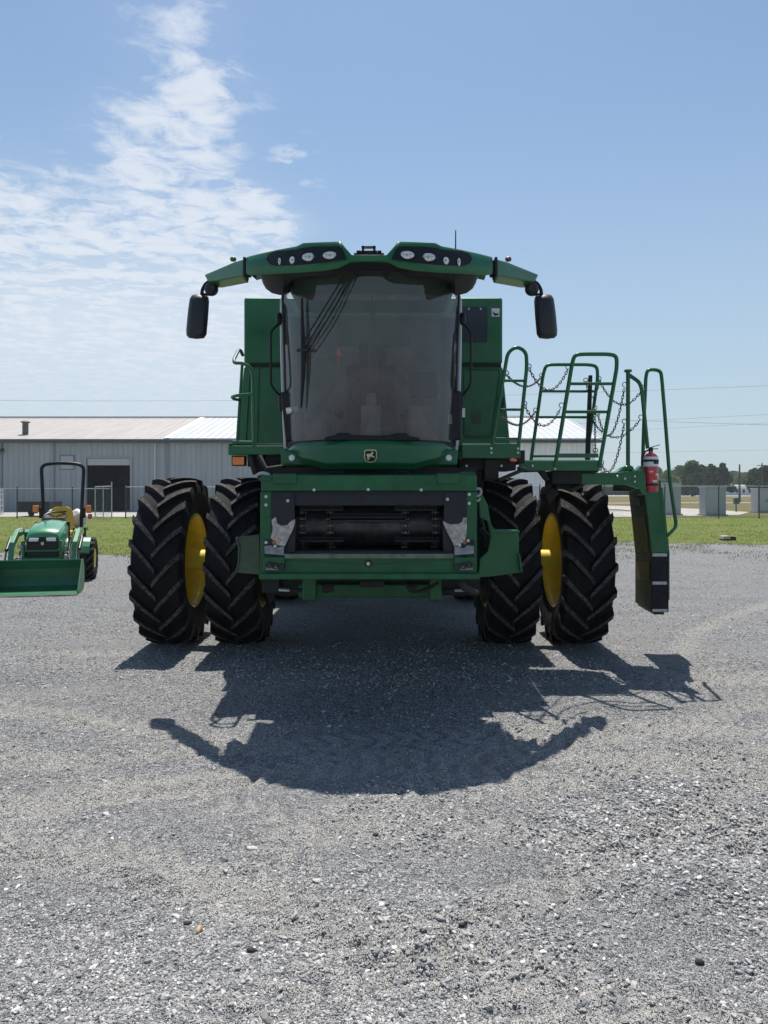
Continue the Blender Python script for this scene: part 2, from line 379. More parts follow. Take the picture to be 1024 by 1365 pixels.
at_ = me.attributes.new('rut', 'FLOAT', 'POINT'); tt, rt_ = track_val(gx, gy); at_.data.foreach_set('value', np.clip(tt * 1.2 + rt_ * .12, 0, 1).astype(np.float32).ravel())

def gravel_mat():
    m = bpy.data.materials.new('crushed_limestone_yard'); m.use_nodes = True; t = m.node_tree; b = t.nodes['Principled BSDF']
    g = N(t, 'ShaderNodeNewGeometry'); pos = g.outputs['Position']
    def vor(scale):
        n = N(t, 'ShaderNodeTexVoronoi'); t.links.new(pos, n.inputs['Vector']); n.inputs['Scale'].default_value = scale; n.inputs['Randomness'].default_value = 1
        return n
    def noi(scale, det=5, rough=.6, vec=None):
        n = N(t, 'ShaderNodeTexNoise'); t.links.new(vec or pos, n.inputs['Vector']); n.inputs['Scale'].default_value = scale
        n.inputs['Detail'].default_value = det; n.inputs['Roughness'].default_value = rough
        return n.outputs['Fac']
    va, vb, vc = vor(58), vor(130), vor(24)
    sp = N(t, 'ShaderNodeSeparateColor'); t.links.new(va.outputs['Color'], sp.inputs[0])
    sp2 = N(t, 'ShaderNodeSeparateColor'); t.links.new(vb.outputs['Color'], sp2.inputs[0])
    sp3 = N(t, 'ShaderNodeSeparateColor'); t.links.new(vc.outputs['Color'], sp3.inputs[0])
    r = math_n(t, 'ADD', math_n(t, 'MULTIPLY', sp.outputs[0], .55), math_n(t, 'MULTIPLY', sp2.outputs[0], .45))
    cr = N(t, 'ShaderNodeValToRGB'); t.links.new(r, cr.inputs[0]); e = cr.color_ramp.elements
    e[0].position = .12; e[0].color = (.135, .138, .145, 1); e[1].position = .9; e[1].color = (.565, .565, .56, 1)
    x = e.new(.5); x.color = (.293, .296, .302, 1)
    c = cr.outputs[0]
    # single pale stones
    c = mixc(t, math_n(t, 'MULTIPLY', maprange(t, sp3.outputs[0], .90, .93), maprange(t, vc.outputs['Distance'], .34, .26)), c, (.42, .415, .40))
    # fines: dusty tan patches and darker damp-looking patches
    mp = N(t, 'ShaderNodeMapping'); t.links.new(pos, mp.inputs[0]); mp.inputs['Rotation'].default_value = (0, 0, R(24)); mp.inputs['Scale'].default_value = (.55, 1.5, 1)
    d1 = maprange(t, noi(1.1, 7, .62, mp.outputs[0]), .50, .70)
    d1 = math_n(t, 'MULTIPLY', d1, maprange(t, noi(20, 6, .7), .35, .65, .25, 1))
    c = mixc(t, math_n(t, 'MULTIPLY', d1, .32), c, (.48, .455, .405))
    d3 = maprange(t, noi(.45, 6, .6), .60, .75)
    c = mixc(t, math_n(t, 'MULTIPLY', d3, .16), c, (.40, .34, .265))
    d2 = maprange(t, noi(.9, 5, .6, mp.outputs[0]), .50, .28)
    c = mixc(t, math_n(t, 'MULTIPLY', d2, .30), c, (.115, .118, .125))
    fa = N(t, 'ShaderNodeAttribute'); fa.attribute_name = 'fines'; ra = N(t, 'ShaderNodeAttribute'); ra.attribute_name = 'rut'
    fin = maprange(t, fa.outputs['Fac'], .45, .95)
    fcol = mixc(t, maprange(t, noi(230, 3, .7), .3, .7), (.235, .238, .245), (.40, .402, .405))
    c = mixc(t, math_n(t, 'MULTIPLY', fin, .40), c, fcol)
    c = mixc(t, math_n(t, 'MULTIPLY', maprange(t, ra.outputs['Fac'], .15, .7), .48), c, (.54, .525, .485))
    t.links.new(c, b.inputs['Base Color']); b.inputs['Roughness'].default_value = .9; b.inputs['Specular IOR Level'].default_value = .2
    bp = N(t, 'ShaderNodeBump'); bp.inputs['Strength'].default_value = 1.0; bp.inputs['Distance'].default_value = .030
    t.links.new(math_n(t, 'ADD', math_n(t, 'MULTIPLY', va.outputs['Distance'], -1.0), math_n(t, 'MULTIPLY', noi(160, 3), .5)), bp.inputs['Height'])
    bp2 = N(t, 'ShaderNodeBump'); bp2.inputs['Strength'].default_value = .9; bp2.inputs['Distance'].default_value = .010
    t.links.new(math_n(t, 'MULTIPLY', vb.outputs['Distance'], -1.0), bp2.inputs['Height']); t.links.new(bp.outputs[0], bp2.inputs['Normal'])
    t.links.new(bp2.outputs[0], b.inputs['Normal'])
    return m
me.materials.append(gravel_mat())
ground = bpy.data.objects.new('gravel_yard', me); COL.objects.link(ground); tag(ground, kind='structure')

# loose stones: a cloud of points carrying rocks, one piece of stuff
def stone_mat():
    m = bpy.data.materials.new('limestone_chips'); m.use_nodes = True; t = m.node_tree; b = t.nodes['Principled BSDF']
    oi = N(t, 'ShaderNodeObjectInfo'); cr = N(t, 'ShaderNodeValToRGB'); t.links.new(oi.outputs['Random'], cr.inputs[0])
    e = cr.color_ramp.elements; e[0].position = 0; e[0].color = (.12, .12, .124, 1); e[1].position = 1; e[1].color = (.78, .77, .75, 1)
    for p_, c_ in ((.25, (.22, .224, .23, 1)), (.6, (.345, .347, .35, 1)), (.88, (.50, .49, .465, 1))): x = e.new(p_); x.color = c_
    g = N(t, 'ShaderNodeNewGeometry'); n = N(t, 'ShaderNodeTexNoise'); t.links.new(g.outputs['Position'], n.inputs['Vector']); n.inputs['Scale'].default_value = 130
    c = mixc(t, maprange(t, n.outputs['Fac'], .3, .7, 0, .45), cr.outputs[0], (.30, .295, .28))
    mp = N(t, 'ShaderNodeMapping'); t.links.new(g.outputs['Position'], mp.inputs[0]); mp.inputs['Rotation'].default_value = (0, 0, R(24)); mp.inputs['Scale'].default_value = (.55, 1.5, 1)
    n2 = N(t, 'ShaderNodeTexNoise'); t.links.new(mp.outputs[0], n2.inputs['Vector']); n2.inputs['Scale'].default_value = 1.1; n2.inputs['Detail'].default_value = 7; n2.inputs['Roughness'].default_value = .62
    c = mixc(t, maprange(t, n2.outputs['Fac'], .50, .70, 0, .22), c, (.50, .48, .44))
    t.links.new(c, b.inputs['Base Color']); b.inputs['Roughness'].default_value = .85; b.inputs['Specular IOR Level'].default_value = .25
    return m
STONE = stone_mat()
pts = []; szs = []
def scatter(n, y0, y1, smin, smax, powr, spread=1.0, gate=None):
    uy = rng.random(n); y = (y0 ** -1 + uy * (y1 ** -1 - y0 ** -1)) ** -1 if powr else y0 + uy * (y1 - y0)
    x = (rng.random(n) * 2 - 1) * (y * .62 + 1.2) * spread
    sz = smin + (smax - smin) * rng.random(n) ** 3
    if gate is not None:
        k = rng.random(n) < gate(x, y) * (1 - .5 * np.clip(track_val(x, y)[1] * 1.2, 0, 1)) * (1 - .8 * np.clip(track_val(x, y)[0] * 1.3, 0, 1)); x, y, sz = x[k], y[k], sz[k]
    pts.append(np.stack([x, y, gh(x, y) + sz * .12], -1)); szs.append(sz)
scatter(330000, 1.9, 7.5, .0022, .0070, True, gate=clump)
scatter(80000, 1.9, 9.5, .0045, .011, True, gate=clump)
scatter(6500, 1.9, 13.0, .009, .021, True, gate=clump)
scatter(50000, 7.0, 22.0, .006, .016, True, 1.15, gate=clump)
# the loose drift at the lower right
n = 34000; x = rng.normal(1.25, .75, n); y = rng.normal(3.7, .85, n); k = (y > 1.9) & (rng.random(n) < np.clip(vnoise(x, y, 1.8, 15) * 1.8 - .4, 0, 1)); x, y = x[k], y[k]
sz = .0035 + .0105 * rng.random(len(x)) ** 2.4; pts.append(np.stack([x, y, gh(x, y) + sz * .3], -1)); szs.append(sz)
co = np.concatenate(pts); sz = np.concatenate(szs)
sm = bpy.data.meshes.new('loose_gravel'); sm.vertices.add(len(co)); sm.vertices.foreach_set('co', co.astype(np.float32).ravel())
a = sm.attributes.new('sz', 'FLOAT', 'POINT'); a.data.foreach_set('value', sz.astype(np.float32))
sm.update()
gravel = bpy.data.objects.new('loose_gravel', sm); COL.objects.link(gravel)
tag(gravel, 'loose grey limestone chips lying over the yard in front of the combine', 'gravel', kind='stuff')
gt = bpy.data.node_groups.new('stone_scatter', 'GeometryNodeTree')
gt.interface.new_socket('Geometry', in_out='INPUT', socket_type='NodeSocketGeometry'); gt.interface.new_socket('Geometry', in_out='OUTPUT', socket_type='NodeSocketGeometry')
gi = gt.nodes.new('NodeGroupInput'); go = gt.nodes.new('NodeGroupOutput'); L = gt.links
jn = gt.nodes.new('GeometryNodeJoinGeometry')
for k in range(6):
    ic = gt.nodes.new('GeometryNodeMeshIcoSphere'); ic.inputs['Radius'].default_value = 1.0; ic.inputs['Subdivisions'].default_value = 2
    sp_ = gt.nodes.new('GeometryNodeSetPosition'); ps = gt.nodes.new('GeometryNodeInputPosition')
    nz = gt.nodes.new('ShaderNodeTexNoise'); nz.noise_dimensions = '4D'; nz.inputs['W'].default_value = k * 3.7; nz.inputs['Scale'].default_value = .75; nz.inputs['Detail'].default_value = 2
    L.new(ps.outputs[0], nz.inputs['Vector'])
    vs = gt.nodes.new('ShaderNodeVectorMath'); vs.operation = 'SUBTRACT'; L.new(nz.outputs['Color'], vs.inputs[0]); vs.inputs[1].default_value = (.5, .5, .5)
    vm = gt.nodes.new('ShaderNodeVectorMath'); vm.operation = 'SCALE'; L.new(vs.outputs[0], vm.inputs[0]); vm.inputs['Scale'].default_value = 2.4
    L.new(ic.outputs['Mesh'], sp_.inputs['Geometry']); L.new(vm.outputs[0], sp_.inputs['Offset'])
    tr = gt.nodes.new('GeometryNodeTransform'); L.new(sp_.outputs[0], tr.inputs['Geometry']); tr.inputs['Scale'].default_value = (1.0, .62 + .06 * k, .45 + .05 * (k % 3))
    ti = gt.nodes.new('GeometryNodeGeometryToInstance'); L.new(tr.outputs[0], ti.inputs[0]); L.new(ti.outputs[0], jn.inputs[0])
io = gt.nodes.new('GeometryNodeInstanceOnPoints'); L.new(gi.outputs[0], io.inputs['Points']); L.new(jn.outputs[0], io.inputs['Instance'])
io.inputs['Pick Instance'].default_value = True
ri = gt.nodes.new('FunctionNodeRandomValue'); ri.data_type = 'INT'
for s_ in ri.inputs:
    if s_.name == 'Min' and s_.type == 'INT': s_.default_value = 0
    if s_.name == 'Max' and s_.type == 'INT': s_.default_value = 5
L.new([q for q in ri.outputs if q.type == 'INT'][0], io.inputs['Instance Index'])
rr = gt.nodes.new('FunctionNodeRandomValue'); rr.data_type = 'FLOAT_VECTOR'
rr.inputs[0].default_value = (-.45, -.45, 0); rr.inputs[1].default_value = (.45, .45, 6.28)
L.new(rr.outputs[0], io.inputs['Rotation'])
na = gt.nodes.new('GeometryNodeInputNamedAttribute'); na.data_type = 'FLOAT'; na.inputs['Name'].default_value = 'sz'
L.new(na.outputs['Attribute'], io.inputs['Scale'])
sm_ = gt.nodes.new('GeometryNodeSetMaterial'); sm_.inputs['Material'].default_value = STONE
L.new(io.outputs[0], sm_.inputs[0]); L.new(sm_.outputs[0], go.inputs[0])
gm = gravel.modifiers.new('scatter', 'NODES'); gm.node_group = gt
sm.materials.append(STONE)

# ------------------------------------------------------------------ lawn, field, drives, road (thin sheets, each above the one below)
def groundmat(name, c1, c2, c3, s1, s2, bump=.0, k3=.5):
    m = bpy.data.materials.new(name); m.use_nodes = True; t = m.node_tree; b = t.nodes['Principled BSDF']
    g = N(t, 'ShaderNodeNewGeometry')
    def noi(s, d=6):
        n = N(t, 'ShaderNodeTexNoise'); t.links.new(g.outputs['Position'], n.inputs['Vector']); n.inputs['Scale'].default_value = s; n.inputs['Detail'].default_value = d; n.inputs['Roughness'].default_value = .65
        return n.outputs['Fac']
    c = mixc(t, maprange(t, noi(s2), .35, .65), c1, c2); c = mixc(t, math_n(t, 'MULTIPLY', maprange(t, noi(s1), .45, .65), k3), c, c3)
    t.links.new(c, b.inputs['Base Color']); b.inputs['Roughness'].default_value = .95; b.inputs['Specular IOR Level'].default_value = .1
    if bump:
        bp = N(t, 'ShaderNodeBump'); bp.inputs['Distance'].default_value = bump; t.links.new(noi(9, 8), bp.inputs['Height']); t.links.new(bp.outputs[0], b.inputs['Normal'])
    return m
LAWNM = groundmat('mown_lawn', (.095, .132, .03), (.14, .172, .045), (.19, .175, .07), .30, 2.0, .06, .55)
FIELDM = groundmat('dry_field', (.155, .11, .06), (.19, .155, .08), (.10, .125, .04), .06, .3, .06, .95)
DRIVEM = groundmat('pale_gravel_drive', (.38, .36, .33), (.46, .44, .41), (.34, .31, .27), .1, 1.0)
ROADM = groundmat('far_road_surface', (.40, .39, .37), (.46, .45, .43), (.36, .35, .33), .05, .5)
def sheet(name, outline, z, m):
    b = MB(); b.add([(a, c, z) for a, c in outline], [tuple(range(len(outline)))])
    return tag(b.build(name, m, norm=False), kind='structure')
def edge_y(x): return (21.4 if x < -3 else 25.8) + .5 * math.sin(x * .9) + .35 * math.sin(x * 2.3 + 1) + .2 * math.sin(x * 5.1)
front = [(x, edge_y(x)) for x in np.arange(-40, 60, .35)]
sheet('lawn', front + [(60, 49.5), (-40, 49.5)], .007, LAWNM)
sheet('concrete_apron', [(-60, 49.6), (16, 49.6), (20, 61), (18, 62.5), (-60, 62.5)], .03, CONC)
sheet('field', [(16.3, 49.7), (400, 49.7), (500, 190), (-60, 190), (-60, 95), (19, 95), (20.5, 62)], .025, FIELDM)
def curve_strip(pts_, w0, w1):
    l, r_ = [], []
    for i, (x, y) in enumerate(pts_):
        a = Vector(pts_[max(0, i - 1)]); b = Vector(pts_[min(len(pts_) - 1, i + 1)]); d = (b - a).normalized(); w = w0 + (w1 - w0) * i / (len(pts_) - 1)
        l.append((x - d.y * w / 2, y + d.x * w / 2)); r_.append((x + d.y * w / 2, y - d.x * w / 2))
    return l + r_[::-1]
sheet('gravel_drive', curve_strip([(15.8, 54), (19, 54.5), (22, 56), (24.5, 60.5), (24.6, 68), (21, 80), (14, 100)], 6.5, 9), .035, DRIVEM)
sheet('farm_track', curve_strip([(20, 96), (40, 101), (75, 103), (160, 101)], 3.5, 3.5), .035, DRIVEM)
sheet('road', [(-300, 192), (500, 192), (500, 214), (-300, 214)], .03, ROADM)

# grass blades: lawn edge tufts and sward (stuff)
def grassmat(name, c1, c2):
    m = bpy.data.materials.new(name); m.use_nodes = True; t = m.node_tree
    for n in list(t.nodes): t.nodes.remove(n)
    o = N(t, 'ShaderNodeOutputMaterial'); g = N(t, 'ShaderNodeNewGeometry'); n = N(t, 'ShaderNodeTexNoise'); t.links.new(g.outputs['Position'], n.inputs['Vector'])
    n.inputs['Scale'].default_value = 1.3; n.inputs['Detail'].default_value = 5
    c = mixc(t, maprange(t, n.outputs['Fac'], .35, .65), c1, c2)
    d = N(t, 'ShaderNodeBsdfDiffuse'); tr = N(t, 'ShaderNodeBsdfTranslucent'); t.links.new(c, d.inputs[0]); t.links.new(c, tr.inputs[0])
    mx = N(t, 'ShaderNodeMixShader'); mx.inputs[0].default_value = .45; t.links.new(d.outputs[0], mx.inputs[1]); t.links.new(tr.outputs[0], mx.inputs[2]); t.links.new(mx.outputs[0], o.inputs[0])
    return m
GRASSM = grassmat('grass_blade', (.11, .16, .035), (.19, .22, .06))
def blades(name, x, y, hmin, hmax, w, m, z=.01):
    n = len(x); h = hmin + (hmax - hmin) * rng.random(n) ** 1.6; a = rng.random(n) * math.pi; l = (rng.random((n, 2)) - .5) * h[:, None] * .9
    dx = np.cos(a) * w; dy = np.sin(a) * w
    co = np.empty((n, 3, 3)); co[:, 0] = np.stack([x - dx, y - dy, np.full(n, z)], -1); co[:, 1] = np.stack([x + dx, y + dy, np.full(n, z)], -1)
    co[:, 2] = np.stack([x + l[:, 0], y + l[:, 1], h + z], -1)
    me = bpy.data.meshes.new(name); np_mesh(me, co.reshape(-1, 3), np.arange(n * 3).reshape(n, 3)); me.materials.append(m)
    o = bpy.data.objects.new(name, me); COL.objects.link(o); return o
n = 120000; y = 21 + 28.3 * rng.random(n) ** 1.4; x = (rng.random(n) * 2 - 1) * (y * .62 + 3)
ev = np.array([edge_y(a) for a in x]); k = (y > ev - .15) & (rng.random(n) < .35 + .65 * vnoise(x, y, .8, 21)); k &= ~((np.abs(x) < .24 * y) & (y > 30) & (rng.random(n) < .6))
tag(blades('lawn_grass', x[k], y[k], .02, .065, .010, GRASSM, .015), 'short mown green grass on the lawn between the yard and the fence', 'grass', kind='stuff')
n = 85000; y = 15.5 + 11 * rng.random(n); x = (rng.random(n) * 2 - 1) * (y * .6 + 2); ev = np.array([edge_y(a) for a in x])
t_ = np.clip(1 - (ev - y) / np.where(x < -3, 3.0, 8.5), 0, 1); k = (y < ev) & (rng.random(n) < t_ ** 1.5 * np.clip(vnoise(x, y, 1.3, 31) * 1.6 + vnoise(x, y, .45, 32) * 1.2 - 1.12, 0, 1) * 1.5)
tag(blades('gravel_weeds', x[k], y[k], .015, .06, .010, GRASSM, .0), 'thin weeds creeping from the lawn edge into the gravel', 'weeds', kind='stuff')

# ------------------------------------------------------------------ metal workshop building behind
WY, WZ, RY, RZ, BX0, BX1, SEAM = 62.0, 5.72, 74.0, 8.5, -46.0, 17.0, -17.4
shed = empty('metal_workshop', (-14, WY, 0), 'long grey metal workshop with a pale roof and open roller door', 'building')
D0, D1, DZ = X(114, WY), X(175, WY), Z(611, WY)
b = MB(shed.location); xw = X(640, WY)
b.box(BX0, D0, WY, WY + .2, 0, WZ).box(D1, xw, WY, WY + .2, 0, WZ).box(D0, D1, WY, WY + .2, DZ, WZ)
b.build('front_wall', WALLM, shed)
b = MB(shed.location); b.box(xw + .02, BX1, WY - .03, WY + .2, 0, WZ); b.build('end_bay_wall', WALLW, shed)
b = MB(shed.location)
b.prism([(WY + .2, 0), (86, 0), (86, WZ), (RY, RZ - .1), (WY + .2, WZ)], BX1 - .2, BX1, 'yz'); b.prism([(WY + .2, 0), (86, 0), (86, WZ), (RY, RZ - .1), (WY + .2, WZ)], BX0, BX0 + .2, 'yz')
b.box(BX0 + .2, BX1 - .2, 85.8, 86, 0, WZ)
b.build('gable_wall', WALLW, shed)
def roofpoly(o=0.0): return [(WY - .45, WZ - .02 + o), (RY, RZ + .03 + o), (86.4, WZ - .02 + o), (86.4, WZ + .1 + o), (RY, RZ + .16 + o), (WY - .45, WZ + .1 + o)]
r1 = MB(shed.location); r1.prism(roofpoly(), BX0 - .3, SEAM, 'yz'); rf = r1.build('roof', ROOFT, shed)
r1 = MB(shed.location); r1.prism(roofpoly(.05), SEAM + .01, BX1 + .3, 'yz'); rw = r1.build('roof', ROOFW, shed); tag(rw, 'newer white roof section')
b = MB(shed.location); b.prism(roofpoly(.09), SEAM - .2, SEAM + .24, 'yz'); b.build('roof_seam_flashing', WHITE, rf)
b = MB(shed.location); b.prism(roofpoly(.10), BX1 + .3, BX1 + .42, 'yz'); b.build('gable_trim', GALV, rw)
b = MB(shed.location); b.box(BX0 - .3, BX1 + .35, WY - .62, WY - .452, WZ - .22, WZ + .02); b.build('gutter', mat('dark_gutter', (.06, .07, .075), .5), shed)
b = MB(shed.location); b.box(BX0 - .3, BX1 + .3, RY - .25, RY + .25, RZ + .20, RZ + .27); b.build('ridge_cap', GALV, rf)
for px in (2, 72, 207, 223):
    b = MB(shed.location); xx = X(px, WY); b.box(xx - .07, xx + .07, WY - .12, WY - .01, 0, WZ - .22); b.build('downpipe' if px != 207 else 'corner_trim', MATS['grey_reflective_strip'] if px == 207 else mat('blue_grey_trim_%d' % px, (.22, .25, .28), .5), shed)
b = MB(shed.location)                                                  # roller door, part raised
b.box(D0 + .12, D1 - .12, WY + .08, WY + .14, DZ - .55, DZ - .02)
for k in range(4): b.box(D0 + .12, D1 - .12, WY + .06, WY + .15, DZ - .55 + k * .13, DZ - .53 + k * .13)
b.build('roller_door', mat('roller_door_slats', (.45, .46, .46), .5, var=.05), shed)
b = MB(shed.location); b.box(D0 - .12, D0 + .08, WY - .06, WY + .22, 0, DZ + .12).box(D1 - .08, D1 + .12, WY - .06, WY + .22, 0, DZ + .12).box(D0 + .08, D1 - .08, WY - .06, WY + .22, DZ, DZ + .12)
b.build('door_frame', mat('door_trim', (.30, .32, .34), .5), shed)
b = MB(shed.location); b.box(D0 - 3, D1 + 3, 68, 68.2, 0, 5).box(D0 - 3, D0 - 2.8, WY + .3, 68, 0, 5).box(D1 + 2.8, D1 + 3, WY + .3, 68, 0, 5).box(D0 - 3, D1 + 3, WY + .3, 68.2, 5, 5.1)
b.box(D0 + .6, D0 + 2.2, 66, 67.5, 0, 1.9).box(D1 - 1.2, D1 - .1, 65.5, 66.5, 0, 2.6).box(D0 + 2.4, D1 - 1.4, 66.5, 67.5, .9, 1.0)
b.build('workshop_interior', SHOPDARK, shed)
wx0, wx1, wz0, wz1 = X(81, WY), X(98, WY), Z(625, WY), Z(608, WY)
b = MB(shed.location); b.box(wx0, wx1, WY - .03, WY - .005, wz0, wz1); wnd = b.build('window', mat('window_panel', (.36, .38, .40), .35), shed)
b = MB(shed.location)
for a0, a1, c0, c1 in ((wx0 - .08, wx1 + .08, wz1, wz1 + .08), (wx0 - .08, wx1 + .08, wz0 - .08, wz0), (wx0 - .08, wx0, wz0, wz1), (wx1, wx1 + .08, wz0, wz1)): b.box(a0, a1, WY - .05, WY - .005, c0, c1)
b.build('frame', mat('window_frame_dark', (.15, .17, .19), .5), wnd)
b = MB(shed.location); vx = X(34, 64); vz = WZ + .62
b.tube([(vx, 64, vz - .25), (vx, 64, vz + .95)], .24, 12).tube([(vx, 64, vz - .3), (vx, 64, vz - .05)], [.5, .28], 12).tube([(vx, 64, vz + .95), (vx, 64, vz + 1.05), (vx, 64, vz + 1.15)], [.26, .42, .2], 12)
b.build('roof_vent', mat('weathered_vent', (.10, .095, .09), .7, var=.3, dust=.3), rf)
b = MB(shed.location); lx = X(4, WY); b.box(lx - .12, lx + .12, WY - .5, WY - .01, Z(600, WY) - .1, Z(600, WY) + .1).tube([(lx, WY - .5, Z(600, WY) - .1), (lx - .2, WY - .75, Z(600, WY) - .3)], [.12, .26], 10); b.build('wall_lamp', DKPOST, shed)

# ------------------------------------------------------------------ chain-link fence, left part with gate
def mesh_mat():
    m = bpy.data.materials.new('chain_link_mesh'); m.use_nodes = True; t = m.node_tree
    for n in list(t.nodes): t.nodes.remove(n)
    o = N(t, 'ShaderNodeOutputMaterial'); g = N(t, 'ShaderNodeNewGeometry'); s = N(t, 'ShaderNodeSeparateXYZ'); t.links.new(g.outputs['Position'], s.inputs[0])
    a = math_n(t, 'DIVIDE', math_n(t, 'ADD', s.outputs[0], s.outputs[2]), .07); c = math_n(t, 'DIVIDE', math_n(t, 'SUBTRACT', s.outputs[0], s.outputs[2]), .07)
    wa = math_n(t, 'LESS_THAN', math_n(t, 'FRACT', a), .075); wc = math_n(t, 'LESS_THAN', math_n(t, 'FRACT', c), .075)
    f = math_n(t, 'MAXIMUM', wa, wc); tr = N(t, 'ShaderNodeBsdfTransparent'); d = N(t, 'ShaderNodeBsdfDiffuse'); d.inputs[0].default_value = (.20, .21, .22, 1)
    mx = N(t, 'ShaderNodeMixShader'); t.links.new(f, mx.inputs[0]); t.links.new(tr.outputs[0], mx.inputs[1]); t.links.new(d.outputs[0], mx.inputs[2]); t.links.new(mx.outputs[0], o.inputs[0])
    return m
MESHM = mesh_mat()
def fence(x0, x1, Y, posts, label, topz=2.0, dark=True, rail=True):
    r = empty('chain_link_fence', ((x0 + x1) / 2, Y, 0), label, 'fence')
    b = MB(r.location); b.add([(x0, Y, .05), (x1, Y, .05), (x1, Y, topz - .08), (x0, Y, topz - .08)], [(0, 1, 2, 3)]); b.build('wire_mesh', MESHM, r, norm=False)
    if rail: b = MB(r.location); b.tube([(x0, Y + .04, topz - .06), (x1, Y + .04, topz - .06)], .022, 8); b.build('top_rail', GALV, r)
    for k, xx in enumerate(posts):
        b = MB(r.location); b.tube([(xx, Y + .09, 0), (xx, Y + .09, topz + .02)], .04, 10).ell((xx, Y + .09, topz + .03), (.05, .05, .04), 10, 6); b.build('post', DKPOST if dark else GALV, r)
    return r
fence(X(-14, 48), X(146, 48), 48, [X(p, 48) for p in (-12, 22, 57, 96)], 'chain link fence on dark posts in front of the grey workshop wall', 1.9)
fence(X(167, 48), X(640, 48), 48, [X(p, 48) for p in (167, 222, 300, 400, 500, 600)], 'chain link fence running behind the combine from the gate post', 2.0)
fence(X(640, 47), X(1100, 47), 47, [X(p, 47) for p in (720, 806, 887, 959, 1013, 1080)], 'chain link fence on tall dark posts at the right edge of the lawn', 2.05)
g = empty('wire_gate', (X(129, 46), 46.5, 0), 'galvanised wire gate standing ajar before the open roller door', 'gate')
ga, gb = Vector((X(127, 47.5), 47.5, 0)), Vector((X(149, 45.5), 45.5, 0)); gm_ = (ga + gb) / 2
b = MB(g.location)
for q, h in ((ga, 1.95), (gb, 2.25)): b.tube([q + Vector((0, 0, .08)), q + Vector((0, 0, h))], .038, 8)
b.tube([ga + Vector((0, 0, 1.95)), gb + Vector((0, 0, 1.98))], .034, 8).tube([ga + Vector((0, 0, .1)), gb + Vector((0, 0, .1))], .034, 8).tube([gm_ + Vector((0, 0, .1)), gm_ + Vector((0, 0, 1.96))], .03, 8)
b.build('gate_frame', GALV, g)
b = MB(g.location); b.add([ga + Vector((0, .01, .12)), gb + Vector((0, .01, .12)), gb + Vector((0, .01, 1.95)), ga + Vector((0, .01, 1.95))], [(0, 1, 2, 3)]); b.build('wire_mesh', MESHM, g, norm=False)

# black trailer bed and white rack by the shed
t = empty('flatbed_trailer', (X(42, 50), 50, 0), 'low black trailer bed parked on the concrete behind the small tractor', 'trailer')
b = MB(t.location); x0, x1 = X(23, 50), X(66, 50); b.box(x0, x1, 50, 52, .42, .50).box(x0, x1, 49.95, 50, .34, 1.0).box(x0, x0 + .08, 50, 52, .5, .98).box(x1 - .08, x1, 50, 52, .5, .98)
for k in range(6): b.box(x0 + .15 + k * .36, x0 + .22 + k * .36, 49.9, 49.948, .34, 1.0)
b.build('bed', BLACKM, t)
for s in (x0 + .5, x1 - .5):
    b = MB(t.location); b.lathe([(.001, 0), (.16, 0), (.17, .03), (.31, .02), (.33, .06), (.33, .17), (.3, .2), (.001, .2)], (s - .1, 50.9, .33), 'x', 20); b.build('wheel', RUBBER, t)
t = empty('storage_rack', (X(2, 54), 54, 0), 'white tubular rack at the left edge against the grey workshop', 'rack')
b = MB(t.location)
for px in (-6, 1, 4): b.tube([(X(px, 54), 54, .03), (X(px, 54), 54, 1.75)], .035, 8)
for z in (.25, .65, 1.05, 1.45, 1.75): b.tube([(X(-6, 54), 54, z), (X(4, 54), 54, z)], .03, 8)
b.build('frame', WHITE, t)

# ------------------------------------------------------------------ right-hand background
def cabinet(px0, px1, ps, Y, ztop, label, side=.55):
    o = empty('utility_cabinet', (X((px0 + px1) / 2, Y), Y, 0), label, 'cabinet', 'grey cabinets along the right fence')
    x0, x1, xs_ = X(px0, Y), X(ps, Y), X(px1, Y)
    b = MB(o.location); b.box(x0, xs_, Y, Y + 1.1, .12, ztop); b.build('housing', BOXG, o, .02)
    b = MB(o.location); b.box(x0 - .04, xs_ + .04, Y - .05, Y + 1.15, ztop, ztop + .07); b.build('lid', mat('cabinet_lid', (.48, .5, .5), .5) if 'cabinet_lid' not in MATS else MATS['cabinet_lid'], o)
    b = MB(o.location); b.box(x0 + .05, x1, Y - .02, Y - .002, .2, ztop - .08); d = b.build('door', mat('cabinet_door', (.42, .44, .455), .45) if 'cabinet_door' not in MATS else MATS['cabinet_door'], o)
    b = MB(o.location); b.box(x1 - .16, x1 - .1, Y - .06, Y - .021, ztop * .48, ztop * .58); b.build('handle', DKPOST, d)
    b = MB(o.location); b.box(x0 - .08, xs_ + .08, Y - .1, Y + 1.2, .036, .12); b.build('plinth', CONC, o)
    return o
cabinet(881, 908, 897, 52.5, Z(645, 52.5), 'grey cabinet close behind the red extinguisher and ladder')
cabinet(941, 968, 960, 51.5, Z(650, 51.5), 'grey cabinet standing alone on the lawn with dark handle')
cabinet(1010, 1031, 1024, 58, Z(652, 58), 'grey cabinet cut off by the right frame edge', .4)
o = empty('junction_box', (X(982.5, 60), 60, 0), 'small dark green box on a post in the brown field', 'utility box')
b = MB(o.location); b.box(X(979.5, 60), X(986, 60), 60, 60.3, Z(672, 60), Z(664, 60)); b.build('box', mat('green_box_paint', (.02, .10, .09), .5), o, .02)
b = MB(o.location); b.tube([(X(982.5, 60), 60.15, 0), (X(982.5, 60), 60.15, Z(672, 60))], .05, 8); b.build('post', DKPOST, o)
o = empty('concrete_block', (X(971, 27.0), 27, 0), 'broken block with pale top lying where gravel meets lawn', 'block')
